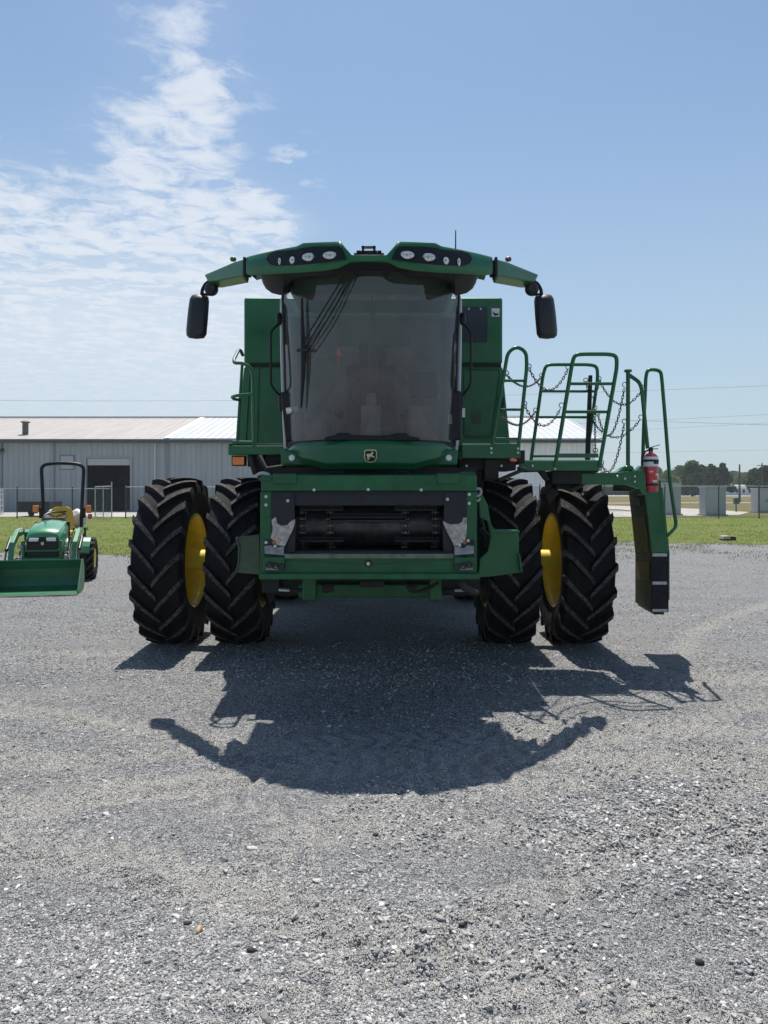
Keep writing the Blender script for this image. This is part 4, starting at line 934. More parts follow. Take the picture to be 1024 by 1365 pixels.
b = C_(); b.box(CX - .80, CX + .80, 6.62, 8.3, Z(349, 6.4) + .0, Z(345, 6.4) + .09); b.build('roof_cap', GREEN, comb, .05)
LOWB = [(347, 368), (350, 377), (354, 384), (362, 390), (372, 392.5), (378, 392.5), (381, 380), (388, 373), (400, 369), (430, 364.5), (460, 361), (492.2, 360)]
colb = [347, 350, 354, 362, 372, 378, 381, 388, 400, 415, 430, 445, 460, 475, 492.2]; colb = colb + [mx(a) for a in colb[-2::-1]]
secs = []
for px in colb:
    q = px if px <= 492.2 else mx(px); pt, pl = roof_pt(px, table(q, LOW) - 5, .10), roof_pt(px, table(q, LOWB), .17)
    kb = min(.30, max(.10, (pt.z - pl.z) + .22)); pt = pt + Vector((0, 0, .02)); secs.append([pt, pt + Vector((0, .95, .10)), pl + Vector((0, .95, kb)), pl + Vector((0, .02, .0)), pl + Vector((0, -.025, .04))])
b = C_(); b.loft(secs, smooth=True); b.build('roof_underside', BLACK, comb)
# lamp panels
for s in (0, 1):
    def m_(p): return mx(p) if s else p
    tab_t = [(355, 343), (359, 338), (368, 334.5), (393, 333), (402, 330.5), (418, 328.8), (452, 328), (456, 331), (462, 342), (462.5, 344)]
    tab_l = [(355, 345), (359, 351.5), (366, 354.5), (400, 353.5), (430, 350.5), (450, 347.8), (462, 345.6), (462.5, 345)]
    secs = []
    for px in (355, 357, 359, 364, 368, 380, 393, 402, 418, 435, 448, 452, 456, 459, 462.5):
        a, c = table(px, tab_t), table(px, tab_l); o1 = -.012
        secs.append([roof_pt(m_(px), a, o1 + .012), roof_pt(m_(px), c, o1 - .006), roof_pt(m_(px), c, .05), roof_pt(m_(px), a, .06)])
    b = C_(); b.loft(secs, smooth=False); lp = b.build('lamp_panel', BLACK, comb)
    lamps = [(372.5, 347.5, 2.4, 5.2), (389.5, 346, 4.4, 5.6), (412, 341.8, 10.4, 6.0), (440, 339.5, 10.6, 5.6)]
    if s: lamps = [(372.5, 348.5, 2.8, 6), (390, 346.8, 4.8, 5.6), (413.7, 342, 10.6, 6.0), (442, 339, 10.8, 5.8)]
    for (a, c, rx, rz) in lamps:
        p = roof_pt(m_(a), c, -.03); k = p.y / F
        b = C_(); b.lathe([(.001, .0), (.60, .003), (.90, .012), (1.0, .03), (1.0, .06), (.001, .06)], (0, 0, 0), 'y', 24)
        for i, v_ in enumerate(b.v): b.v[i] = Vector((p.x + v_.x * rx * k, p.y + v_.y, p.z + v_.z * rz * k))
        lo_ = b.build('work_light', LENS, comb)
        b = C_(); b.lathe([(1.0, .018), (1.10, .012), (1.12, .04), (1.02, .06)], (0, 0, 0), 'y', 24)
        for i, v_ in enumerate(b.v): b.v[i] = Vector((p.x + v_.x * rx * k, p.y + v_.y - .004, p.z + v_.z * rz * k))
        b.build('bezel', BLACKM, lo_)
        b = C_()                                            # reflector cells seen through the lens
        if rx > 8:
            for dx in (-.45, 0, .45): b.box(p.x + (dx - .02) * rx * k, p.x + (dx + .02) * rx * k, p.y - .006, p.y + .01, p.z - .62 * rz * k, p.z + .62 * rz * k)
            b.ell((p.x, p.y - .001, p.z - .1 * rz * k), (.2 * rx * k, .008, .34 * rz * k), 10, 6)
            b.box(p.x - .8 * rx * k, p.x + .8 * rx * k, p.y - .003, p.y + .01, p.z - .03 * rz * k, p.z + .03 * rz * k)
        else: b.ell((p.x, p.y - .002, p.z), (.35 * rx * k, .008, .35 * rz * k), 10, 6)
        b.build('bulb_holder', mat('lamp_insert', (.42, .43, .43), .3) if 'lamp_insert' not in MATS else MATS['lamp_insert'], lo_)
    # mirror arm
    def PM(a, c, Y):
        p = P(a, c, Y); return Vector((2 * CX - p.x, p.y, p.z)) if s else p
    q = [(328.5, 343.5), (325, 344), (312, 347.5), (272, 365.5), (276.5, 375), (290, 375), (328.5, 367.5)]
    q2 = [(324.8, 344.6), (312, 348.5), (272, 365.5), (277, 375), (290, 374.3), (324.8, 367)]
    Ya = 6.62; Yb = lambda a: 6.62 + (325 - a) / 53 * .66
    b = C_(); b.loft([[PM(a, c, Yb(a)) for a, c in q2], [PM(a, c, Yb(a)) + Vector((0, .26, 0)) for a, c in q2]]); ar = b.build('mirror_arm', GREEN, comb, .018, 3)
    b = C_(); b.box(PM(322, 0, Ya).x, PM(332, 0, Ya).x, Ya + .02, Ya + .14, Z(364.5, Ya), Z(345.5, Ya)).box(PM(324, 0, Ya).x, PM(328, 0, Ya).x, Ya - .01, Ya + .15, Z(368, Ya), Z(342.5, Ya)); b.build('arm_hinge', BLACK, ar, .008)
    b = C_(); b.ell(PM(311, 345.5, Yb(311) + .07), (.03, .03, .022), 12, 6).tube([PM(311, 348, Yb(311) + .07), PM(311, 345, Yb(311) + .07)], .024, 10); b.build('marker_lamp', (mat('dark_amber_lens', (.16, .05, .03), .3) if 'dark_amber_lens' not in MATS else MATS['dark_amber_lens']) if s else GREEN, ar)
    Ya = Yb(272)
    b = C_(); b.lathe([(.001, -.03), (.04, -.035), (.062, -.015), (.066, .02), (.05, .05), (.001, .055)], PM(281.5, 385, Ya + .03), 'y', 20); b.build('wide_angle_mirror', REFL, ar)
    b = C_(); b.tube(fillet([PM(282, 375, Ya + .08), PM(275, 377, Ya + .08), PM(269.5, 386, Ya + .08), PM(269, 396, Ya + .08)], .04), .017, 8).tube([PM(279, 373, Ya + .08), PM(279, 385, Ya + .06)], .02, 8).tube([PM(279, 393, Ya + .06), PM(272, 392, Ya + .08)], .012, 8); b.build('mirror_bracket', BLACK, ar)
    q = [(256, 393.5), (262, 391.8), (274, 393), (278, 396), (279, 402), (277.5, 425), (275.5, 446), (272, 451), (262, 452), (252, 450.6), (248.6, 447), (248.2, 440), (250.5, 415), (253, 398)]
    cxm = sum(a for a, c in q) / len(q); czm = sum(c for a, c in q) / len(q)
    def ring(kk, Y_): return [PM(cxm + (a - cxm) * kk, czm + (c - czm) * (1 - (1 - kk) * .45), Y_) for a, c in q]
    b = C_(); b.loft([ring(.55, Ya + .0), ring(.86, Ya + .025), ring(1, Ya + .07), ring(1, Ya + .13), ring(.94, Ya + .14)], smooth=True); mh = b.build('mirror_housing', REFL, ar)
    b = C_(); b.loft([ring(.92, Ya + .141), ring(.92, Ya + .146)]); b.build('mirror_glass', CHROME, mh)
# roof top centre bracket, beacon base and antenna
b = C_(); Yt = 6.30
b.pbox(480, 503, 334, 336.5, Yt, .05).pbox(482.5, 485.5, 327.5, 336, Yt, .05).pbox(497.5, 500.5, 327.5, 336, Yt, .05).pbox(482, 501, 328, 330, Yt, .04).pbox(472, 512, 337.2, 339.2, Yt, .05)
for a in (478, 484, 500, 506): b.ell(P(a, 336, Yt), (.018, .018, .018), 8, 6)
b.build('receiver_mount', BLACKM, comb)
b = C_(); b.tube([P(607.5, 340, 6.6), P(607.5, 330, 6.6), P(607.5, 307, 6.6)], [.012, .006, .0045], 8); b.build('antenna', BLACK, comb)

# ---- feeder house
YF = 5.62
b = C_()                                                    # tunnel running back and up under the cab
b.prism([(YF + .2, Z(771, YF)), (YF + .2, Z(640, YF)), (8.9, 2.05), (8.9, 1.2)], X(352, YF) + .03, X(632, YF) - .03, 'yz'); 
b = C_(); x0, x1 = X(350, YF), X(633, YF); zl, zh = Z(770, YF), Z(634, YF)
for s in (x0, x1 - .04): b.prism([(YF + .16, zl), (YF + .16, zh), (8.9, 2.02), (8.9, 1.2)], s, s + .04, 'yz')
b.prism([(YF + .16, zh - .05), (YF + .16, zh), (8.9, 2.02), (8.9, 1.97)], x0 + .04, x1 - .04, 'yz'); b.prism([(YF + .16, zl), (YF + .16, zl + .04), (8.9, 1.24), (8.9, 1.2)], x0 + .04, x1 - .04, 'yz')
fh = b.build('feeder_house', GREEND, comb)
b = C_(); b.box(x0 + .05, x1 - .05, 8.0, 8.05, 1.2, 2.0).box(x0 + .05, x0 + .09, YF + .2, 8, 1.1, 1.9).box(x1 - .09, x1 - .05, YF + .2, 8, 1.1, 1.9); b.build('feeder_throat', DARK, fh)
b = C_(); b.pbox(348, 636, 633, 655, YF, .16); b.build('top_beam', GREEND, comb, .012)
b = C_(); b.pbox(364, 395, 631.5, 645, YF - .02, .1).pbox(583, 613, 631, 645, YF - .02, .1).pbox(345, 362, 637, 641, YF - .01, .16).pbox(613, 633, 629, 634, YF + .05, .1); b.build('top_clamp', GREEND, comb, .006)
b = C_(); b.pbox(347, 362.5, 655, 770, YF - .002, .20).pbox(621, 636, 655, 770, YF - .002, .20); b.build('side_beam', GREEND, comb, .010)
b = C_(); b.pprism([(362.5, 741), (376, 738), (607, 738), (621, 741), (621, 772), (362.5, 772)], YF + .004, .18); bb = b.build('bottom_beam', GREEND, comb, .010)
b = C_(); b.prism([(YF - .02, Z(744, YF)), (YF - .03, Z(738, YF)), (YF + .18, Z(736.5, YF)), (YF + .18, Z(741, YF))], X(380, YF), X(604, YF), 'yz'); b.build('sill_lip', mat('worn_sill_edge', (.12, .17, .13), .4, metal=.3, var=.4, vscale=12, dust=.3), bb)
b = C_(); b.pprism([(382, 747), (490, 753.5), (604, 746), (604, 748), (490, 757), (382, 750)], YF - .004, .012); b.build('pressed_rib', GREEND, bb)
b = C_(); b.pbox(345, 640, 764.5, 772.5, YF - .035, .10); b.build('lower_rail', GREEND, comb, .008)
b = C_(); b.pbox(363, 620, 655.2, 674, YF + .015, .03).pbox(363, 620, 655, 658, YF - .006, .02); b.build('top_deflector', BLACKM, comb, .006)
for q in [(419, 653), (491, 652.5), (561.5, 653), (355, 662), (355, 673), (625.5, 659), (625.5, 671), (355, 723), (367, 728), (624, 720.5), (612.5, 726.5), (384, 667.5), (596.5, 665.5)]: b = C_(); b.bolts([q], YF - .010, .0125); b.build('bolt', BOLT, comb)
b = C_(); b.disc(P(491, 751.5, YF - .012), .026, .03, 'y', 16); bc = b.build('pivot_pin', BLACKM, comb); b = C_(); b.disc(P(491, 751.5, YF - .022), .015, .02, 'y', 8); b.build('pin_nut', BOLT, bc)
b = C_()
for a in (435, 523.5): b.tube(fillet([P(a, 634, YF + .05), P(a + 3, 629.3, YF + .05), P(a + 22, 629.3, YF + .05), P(a + 26, 634, YF + .05)], .02), .006, 6)
b.build('lift_handle', BLACKM, comb)
for s in (0, 1):                                            # wear plates with polished bare steel
    def m_(p): return mx(p) if s else p
    b = C_(); b.pprism([(m_(a), c) for a, c in [(362, 657), (392, 657), (393, 690), (388, 706), (381, 722), (379, 740), (352, 741), (352, 720), (362, 718)]], YF - .010, .02); wp = b.build('wear_plate', BLACKM, comb, .003)
    b = C_(); b.pprism([(m_(a), c) for a, c in ([(362, 693), (367.5, 689), (370, 698), (375, 701), (383, 700), (388, 694.5), (393.5, 692), (393.5, 697), (389, 709), (383, 721), (380, 727.5), (370, 727), (367, 723), (361, 717), (363.5, 706)] if not s else
        [(362, 690), (367, 690), (369, 696), (373, 698.5), (383, 699), (390, 697), (393.5, 694), (393.5, 697), (389, 708), (382, 721), (380, 727.5), (374, 727), (366, 722), (363, 716), (362, 703)])], YF - .0125, .005); b.build('bare_metal_patch', STEEL, wp)
    b = C_(); b.pprism([(m_(a), c) for a, c in [(352.5, 728), (362, 727), (366, 731), (378.5, 728), (378.5, 740), (353, 738)]], YF - .0125, .005); b.build('scraped_patch', mat('scraped_grey', (.24, .25, .28), .5, metal=.3, var=.3, vscale=20) if 'scraped_grey' not in MATS else MATS['scraped_grey'], wp)
    b = C_(); b.pprism([(m_(a), c) for a, c in [(362.5, 722), (367, 719), (368, 724), (364, 726)]], YF - .0150, .004); b.build('rust_patch', mat('rust', (.28, .13, .05), .8, var=.3) if 'rust' not in MATS else MATS['rust'], wp)
    b = C_(); b.pprism([(m_(a), c) for a, c in [(351, 743), (379, 743), (379, 761), (351, 761)]], YF - .030, .028); cp = b.build('corner_plate', GREEND, comb, .004)
    b = C_(); b.pprism([(m_(a), c) for a, c in [(354, 759.5), (355, 756), (360, 754.5), (364, 757), (370, 754), (373, 757), (369, 760)]], YF - .033, .005); b.build('scratched_patch', MATS['scraped_grey'], cp)
    b = C_()
    for a, c in ((358.5, 753), (366.5, 754.5), (375, 756)): b.lathe([(.016, .0), (.024, .0), (.026, .012), (.014, .012)], P(m_(a), c, YF - .044), 'y', 14)
    b.build('corner_bolts', BLACKM, cp)
# conveyor drum, chains and slats inside the mouth
YD = 6.02; dz = Z(701, YD - .2); b = C_(); b.tube([(X(383, YD), YD, dz), (X(602, YD), YD, dz)], .165, 28); dm = b.build('feed_drum', mat('drum_steel', (.030, .032, .036), .35, metal=.5, var=.3, vscale=5, dust=.2), comb)
for px in (402.5, 440, 540.5, 581):
    b = C_()
    for k in range(22):
        a = 2 * math.pi * k / 22; c = Vector((X(px, YD - .2), YD - .185 * math.cos(a), dz + .185 * math.sin(a))); t_ = Vector((0, math.sin(a), math.cos(a)))
        for dx in (-.016, .016): b.bar(c + Vector((dx, 0, 0)) - t_ * .022, c + Vector((dx, 0, 0)) + t_ * .022, .008, .022, up=(0, -math.cos(a), math.sin(a)))
        b.mat(1); b.tube([c - Vector((.026, 0, 0)), c + Vector((.026, 0, 0))], .009, 6); b.mat(0)
    b.build('conveyor_chain', [BLACKM, mat('worn_roller', (.40, .36, .26), .4, metal=.5) if 'worn_roller' not in MATS else MATS['worn_roller']], dm)
for (a, c, py) in ((400, 458, 677), (440, 541, 687), (526, 582, 677), (400, 458, 718.5), (526, 586, 718.5), (440, 541, 692)):
    b = C_(); q = P(a, py, YD - .2); w_ = P(c, py, YD - .2); b.box(q.x, w_.x, q.y - .02, q.y + .03, q.z - .006, q.z + .006).box(q.x, w_.x, q.y - .02, q.y - .012, q.z - .02, q.z + .012); b.build('conveyor_slat', BLACKM, dm)
b = C_(); b.prism([(YF + .02, Z(739, YF)), (YF + .5, Z(728, YF + .5)), (7.6, 1.35), (7.6, 1.3), (YF + .02, Z(741, YF))], X(372, YF), X(611, YF), 'yz'); b.build('feeder_floor', BLACKM, fh)
b = C_(); b.pprism([(377, 741), (383, 722), (395, 690), (393, 735)], YF + .03, .4).pprism([(mx(377), 741), (mx(383), 722), (mx(395), 690), (mx(393), 735)], YF + .03, .4); b.build('throat_cheek', BLACKM, fh)
# left drive shield and right coupler arm
b = C_(); b.pprism([(315, 716.5), (346, 712.5), (347, 766), (316, 763.5), (318.5, 748), (319, 730)], YF + .30, .03)
b.pprism([(313.5, 716.5), (316.5, 716.2), (320, 731), (319, 749), (316, 764), (314.5, 763), (317, 748), (317.5, 731)], YF + .285, .06); b.build('drive_shield', GREENDULL, comb, .006)
b = C_(); b.pprism([(637, 655), (641, 656), (650, 672), (655, 700), (661, 707), (692, 708.5), (692, 740), (695.5, 763), (660, 768), (637, 770), (640, 745), (650, 735), (654, 716), (650, 695), (640, 690)], YF + .34, .05)
b.pprism([(653, 706), (693, 707), (693, 710), (653, 709.5)], YF + .26, .1); b.pprism([(691.5, 738), (693.5, 738), (697, 763), (694.5, 763.5)], YF + .27, .06); b.build('coupler_arm', GREEN, comb, .010)
b = C_()
for i, (r_, a) in enumerate(((.10, 0), (.135, .05), (.10, .10), (.135, .15))): b.lathe([(.001, 0), (r_, 0), (r_ + .012, .015), (r_, .035), (.001, .035)], (X(640, YF + .4) + a * .8, YF + .5, Z(735, YF + .5)), 'x', 24)
b.tube([P(640, 705, YF + .4), P(648, 715, YF + .4), P(650, 735, YF + .4), P(646, 755, YF + .4)], .03, 8).tube([P(638, 690, YF + .45), P(643, 700, YF + .45), P(645, 740, YF + .45)], .022, 8); b.build('drive_pulley', BLACK, comb)
b = C_(); b.tube(fillet([P(634, 652, YF + .2), P(640, 651, YF + .2), P(642, 656, YF + .2), P(638, 661, YF + .2), P(634, 661, YF + .2)], .02), .010, 8).tube([P(634, 668, YF + .2), P(638, 667, YF + .2), P(640, 664, YF + .2)], .009, 8).tube(fillet([P(343, 633, YF + .3), P(349, 630, YF + .3), P(358, 632, YF + .3), P(362, 640, YF + .3)], .02), .012, 8); b.build('hydraulic_hose', mat('pale_hose', (.45, .46, .47), .4), comb)
# underside clutter
b = C_(); b.pbox(398, 586, 779, 797, 6.6, .22).pbox(403, 421, 770, 801, 6.3, .18).pbox(573, 589, 770, 801, 6.3, .18); b.build('lower_crossmember', GREEND, comb, .012)
b = C_(); b.tube([P(371, 786, 6.4), P(403, 787, 6.4)], .018, 8).tube([P(590, 787, 6.4), P(626, 786, 6.4)], .022, 8).tube([P(430, 784, 6.0), P(445, 782, 6.0)], .04, 8).tube([P(545, 783, 6.0), P(556, 782, 6.0)], .035, 8).pbox(480, 512, 775, 783, 6.0, .05).tube(fillet([P(540, 776, 6.1), P(548, 790, 6.1), P(570, 786, 6.1), P(585, 776, 6.1)], .06), .014, 8).tube([P(612, 772, 6.0), P(618, 783, 6.2), P(634, 790, 6.4)], .03, 8).pbox(614, 640, 772, 790, 6.6, .3).pbox(349, 372, 772, 790, 6.6, .3); b.build('lift_linkage', DARK, comb)
b = C_(); b.tube([P(372, 786, 6.32), P(386, 787, 6.32)], .012, 8).tube([P(606, 787, 6.32), P(622, 787, 6.32)], .012, 8); b.build('cylinder_rod', CHROME, comb)
# frame under the cab
b = C_(); b.box(CX - .9, CX + .9, 6.9, 8.6, 1.95, zb - .33).box(CX - .95, CX - .75, 6.9, 8.5, 1.75, 2.0).box(CX + .75, CX + .95, 6.9, 8.5, 1.75, 2.0); b.build('cab_frame', DARK, comb)
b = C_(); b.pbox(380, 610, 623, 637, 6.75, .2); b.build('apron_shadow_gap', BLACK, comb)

# ---- left landing, lamp, handrail
YL = 7.1
b = C_(); b.pbox(304, 380, 594, 606.5, YL, 1.0); b.build('left_landing', GREEN, comb, .012)
b = C_(); b.pbox(305, 382, 591.5, 594.5, YL + .02, .96).pbox(330, 382, 607, 622, YL + .1, .5).pbox(343, 352, 606, 640, YL + .05, .2).tube([P(334, 608, YL), P(341, 632, YL)], .03, 8).tube([P(346, 608, 6.95), P(355, 625, 6.9), P(378, 622, 6.9)], .022, 8); b.build('landing_bracket', DARK, comb, .008)
b = C_(); b.pbox(308.5, 327, 607.5, 621, YL + .01, .09); ml = b.build('marker_light', BLACK, comb, .01)
b = C_(); b.pbox(310, 325.5, 609, 619.8, YL - .008, .02); b.build('lens', AMBER, ml, .006)
b = C_(); b.tube(fillet([P(324, 474, YL + .35), P(320.5, 466.5, YL + .3), P(318, 467, YL + .25), P(311.5, 480, YL + .1), P(312.5, 484, YL + .05), P(324, 484, YL + .02), P(334, 489, YL), P(337, 500, YL), P(338.5, 596, YL)], .05), .016, 8)
b.tube(fillet([P(337, 525.5, YL), P(317, 527, YL), P(309, 529, YL + .1), P(312, 532, YL + .25), P(320, 533, YL + .4)], .04), .015, 8).tube([P(338, 590, YL), P(310, 589.5, YL)], .016, 8).tube([P(323, 486, YL + .45), P(316, 594, YL + .45)], .015, 8).tube([P(320, 533, YL + .4), P(320, 528, YL + .45)], .014, 8); b.build('left_handrail', GREEN, comb)

# ---- right walkway, railings, chains
YR = 7.15
b = C_(); b.pbox(615.5, 694, 592.5, 611, YR, .05).pbox(616, 692, 591, 594, YR + .03, 1.1); b.build('right_walkway', GREEN, comb, .008)
b = C_(); b.pbox(612, 688, 611, 627, YR + .12, .6).pbox(646, 665, 612, 640, YR + .06, .2).pbox(690, 700, 600, 618, YR + .1, .5); b.tube([P(665, 640, YR), P(700, 625, YR + .2)], .02, 8); b.build('walkway_bracket', DARK, comb, .008)
for q in [(655, 598), (655, 603.5), (690.5, 598), (690.5, 603.5), (622, 621), (668.5, 621)]: b = C_(); b.bolts([q], YR - .002 if q[1] < 610 else YR + .12, .012); b.build('bolt', BOLT, comb)
b = C_(); b.pprism([(679, 612), (684, 609.5), (690, 612.5), (689, 615.5), (681, 615)], YR - .02, .04); b.build('marker_light', mat('orange_marker', (.8, .16, .05), .25, coat=.6), comb, .006)
YP = 7.56
b = C_(); b.pbox(693, 803, 614.5, 627.5, YP, .06).pbox(694, 800, 613.4, 615.2, YP + .03, .9); b.build('swing_platform', GREEN, comb, .006)
for q in [(710, 621), (740, 618.5), (740, 625), (800, 618.5), (800, 625)]: b = C_(); b.bolts([q], YP - .002, .012); b.build('bolt', BOLT, comb)
for q in [(823, 635), (833, 638), (846, 635), (846, 642)]: b = C_(); b.bolts([q], 7.677, .012); b.build('bolt', BOLT, comb)
b = C_(); b.pbox(736, 776, 627.5, 645, YP + .1, .35).pbox(742, 770, 640, 652, YP + .2, .3).pprism([(690, 622), (700, 622), (728, 628), (733, 640), (727, 641), (718, 629), (692, 630)], YP + .05, .06).pprism([(735, 650), (742, 640), (745, 658), (732, 672), (727, 660)], YP + .35, .3).pbox(748, 798, 626.5, 630, YP + .1, .5); b.tube([P(750, 648, YP + .2), P(762, 653, YP + .15), P(776, 646, YP + .2)], .03, 8); b.build('swing_bracket', DARK, comb, .01)
b = C_(); b.pprism([(775, 630.5), (820, 630), (856, 626), (861, 632), (862, 660), (856, 660), (852, 652), (846, 648), (838, 646), (775, 645.5)], 7.68, .16).box(X(800, 7.9), X(862, 7.9), 7.84, 8.66, Z(640, 7.9), Z(634, 7.9)).box(X(836, 8.0), X(866, 8.0), 7.84, 8.5, Z(655, 8.0), Z(640, 8.0)).pprism([(818, 630), (826, 627), (832, 622), (842, 622), (848, 628), (856, 620), (860, 626), (860, 634), (818, 634)], 7.72, .12); b.build('ladder_arm', GREEN, comb, .008)
def rail(name, path, r, Y, rad=.1, n=9):
    b = C_(); b.tube(fillet([P(a, c, Y) for a, c in path], rad), r, n); return b
YA = YR + .02
b = rail('x', [(655, 600), (673.5, 490), (677, 470), (689, 461.5), (701.5, 469), (702.5, 488), (690.5, 604)], .0175, YA, .16)
for y, a, c in ((507.5, 672, 700), (546, 667.5, 696), (585, 660, 692)): b.tube([P(a, y, YA), P(c, y, YA)], .013, 8)
b.build('railing', GREEN, comb)
YB2 = 8.30
b = rail('x', [(708, 614), (724, 500), (728, 486.5), (740, 486), (784, 486), (796, 488), (797, 503), (782, 612)], .0185, YB2, .12)
for y, a, c in ((521.6, 722, 794), (556, 717.5, 789), (608, 711, 783)): b.tube([P(a, y, YB2), P(c, y, YB2)], .014, 8)
b.build('railing', GREEN, comb)
b = C_(); b.pprism([(785.3, 500), (790, 500), (787, 613), (780.5, 613)], YB2 - .12, .03); b.build('railing_post', DARK, comb, .003)
b = rail('x', [(740, 622), (762.5, 486), (766, 473), (778, 472), (810, 472), (822, 474), (822.5, 489), (799, 622)], .020, YP, .12)
for y, a, c in ((511.5, 759, 816), (549, 752.5, 809)): b.tube([P(a, y, YP), P(c, y, YP)], .0155, 8)
b.pbox(743, 798, 604.5, 610, YP - .01, .02); b.build('railing', GREEN, comb)
YO = 7.75
b = C_(); b.tube([P(837.3, 628, YO), P(837.3, 495, YO)], .021, 10).tube([P(837.3, 496, YO), P(837.3, 493, YO)], .038, 12); b.tube(fillet([P(839, 500, YO), P(852, 509, YO), P(855.5, 518, YO), P(863.5, 598, YO)], .08), .020, 8)
b.ell(P(837.3, 625, YO), (.06, .05, .04), 12, 6); b.build('gate_post', GREEN, comb)
b = rail('x', [(856.5, 626), (858.5, 560), (861, 503), (863, 493.5), (871, 492.5), (881, 494.5), (882.5, 506), (887, 560), (893, 640), (901.3, 697), (900.5, 703), (889, 715)], .0185, YO + .1, .10)
b.build('ladder_handrail', GREEN, comb)
def chain(ax, ay, bx, by, low, Ya_, Yb_):
    a, c = P(ax, ay, Ya_), P(bx, by, Yb_); mid_z = Z(low, (Ya_ + Yb_) / 2)
    sag = (a.z + c.z) / 2 - mid_z; pts_ = []; n = 60
    for k in range(n + 1): t = k / n; p = a.lerp(c, t); p.z -= sag * 4 * t * (1 - t); pts_.append(p)
    b = C_(); acc = 0; last = pts_[0]; link = .040; d = 0; fl = 0
    L_ = [0]
    for p, q in zip(pts_[:-1], pts_[1:]): L_.append(L_[-1] + (q - p).length)
    def at(s):
        for i in range(n):
            if L_[i + 1] >= s: return pts_[i].lerp(pts_[i + 1], (s - L_[i]) / max(1e-9, L_[i + 1] - L_[i]))
        return pts_[-1]
    s = 0
    while s + link < L_[-1]:
        p, q = at(s), at(s + link); t = (q - p).normalized(); u_ = t.cross(Vector((0, 1, 0))); u_ = u_.normalized() if u_.length > .1 else Vector((1, 0, 0)); v_ = t.cross(u_)
        if fl: u_, v_ = v_, u_
        m = (p + q) / 2; b.tube([m + t * (.6 * link * math.cos(w)) + u_ * (.011 * math.sin(w)) for w in np.linspace(0, 2 * math.pi, 9)[:-1]], .0042, 5, closed=True)
        s += link * .86; fl ^= 1
    for e in (a, c):
        b.tube([e + Vector((.024 * math.cos(w), 0, .024 * math.sin(w) + .01)) for w in np.linspace(0, 2 * math.pi, 13)[:-1]], .0045, 5, closed=True)
    b.build('safety_chain', CHAIN, comb)
chain(675, 499, 722, 502, 515, YA, YB2); chain(704.8, 490, 757.6, 491, 520, YA, YP)
chain(670, 556, 714, 548, 566, YA, YB2); chain(699, 539.5, 748.6, 541.5, 567.5, YA, YP)
chain(798.6, 506, 857, 518, 539, YB2, YO); chain(797, 552, 833, 514, 579, YB2, YO)
chain(788, 558, 854.6, 557.5, 583, YB2, YO); chain(801.5, 618, 832.5, 563, 623, YP, YO)
chain(793, 545, 794, 602, 590, YB2 - .1, YP + .1); chain(781, 508, 798, 512, 530, YB2, YB2 - .2)

# ---- ladder
b = C_()
front = [(858.5, 652), (862, 640), (881, 640), (882.5, 656), (886, 690), (891.5, 737), (869.5, 737), (864, 690)]
def lad(pts_, Y, d): return [P(a, c, Y) for a, c in pts_]
YQ = 8.0
b.pprism(front, YQ, .035); sf = b.build('ladder_stringer', GREEN, comb, .006)
b = C_(); b.pprism([(869.3, 737), (891.7, 737), (891.5, 816.5), (868.8, 814.5)], YQ + .004, .03); b.build('lower_ladder', mat('black_ladder_plate', (.006, .007, .013), .5, var=.3, dust=.04, spec=.2), comb, .004)
b = C_(); b.pbox(870, 889.5, 737.6, 741.8, YQ - .006, .012).pbox(870, 889.3, 775.3, 779.3, YQ - .006, .012).pbox(870, 890, 812, 815.5, YQ - .006, .012); b.build('reflective_strip', GREYSTRIP, comb, .003)
YK = 8.72
def back_pt(a, c, Yf, Yb): return P(a, c, Yf), Vector((P(a, c, Yf).x - .03, Yb, P(a, c, Yf).z + .02))
b = C_()                                                    # closed back of the ladder, seen raking from the left
rows = [(858.5, 652), (864, 690), (869.5, 737), (869.0, 775), (868.6, 813)]
f_ = [P(a, c, YQ + .02) for a, c in rows]; k_ = [Vector((p.x - .06, YK, p.z + .02)) for p in f_]
k_[0] = P(837, 646, YK); k_[1] = P(842, 690, YK); k_[2] = P(847, 739, YK); k_[3] = P(847, 771, YK); k_[4] = P(847, 803, YK)
vs = []
for p, q in zip(f_, k_): vs += [p, q, p + Vector((.025, 0, 0)), q + Vector((.025, 0, 0))]
fs = []
for i in range(4):
    a = 4 * i; c = a + 4; fs += [(a, a + 1, c + 1, c), (a + 2, c + 2, c + 3, a + 3), (a, c, c + 2, a + 2), (a + 1, a + 3, c + 3, c + 1)]
fs += [(0, 2, 3, 1), (16, 17, 19, 18)]
b.add(vs, fs); lb = b.build('ladder_back', mat('black_ladder_back', (.016, .026, .022), .6, var=.3, dust=.3, dcol=(.05, .05, .035)), comb)
def on_back(t0, t1, s0, s1, nm, m, off=.006):
    def ev(t, s):
        i = min(3, int(t)); u_ = t - i; p = f_[i].lerp(f_[i + 1], u_); q = k_[i].lerp(k_[i + 1], u_); return p.lerp(q, s) - Vector((off, 0, 0))
    b = C_(); fr = [ev(t0, s0), ev(t0, s1), ev((t0 + t1) / 2, s1), ev(t1, s1), ev(t1, s0), ev((t0 + t1) / 2, s0)]; b.loft([fr, [p - Vector((.006, 0, 0)) for p in fr]]); b.build(nm, m, lb)
on_back(.95, 1.95, .12, .93, 'tread_back_patch', OLIVE); on_back(2.30, 3.0, .10, .88, 'tread_back_patch', OLIVE); on_back(.35, .6, .3, .9, 'tread_back_patch', GREENDULL)  # olive plates added as painted sunlight on the step backs
b = C_(); b.pprism([(861, 650), (884, 650), (893, 737), (893, 800), (871, 798), (870, 737)], YK - .03, .03); b.build('ladder_stringer', GREEN, comb, .006)
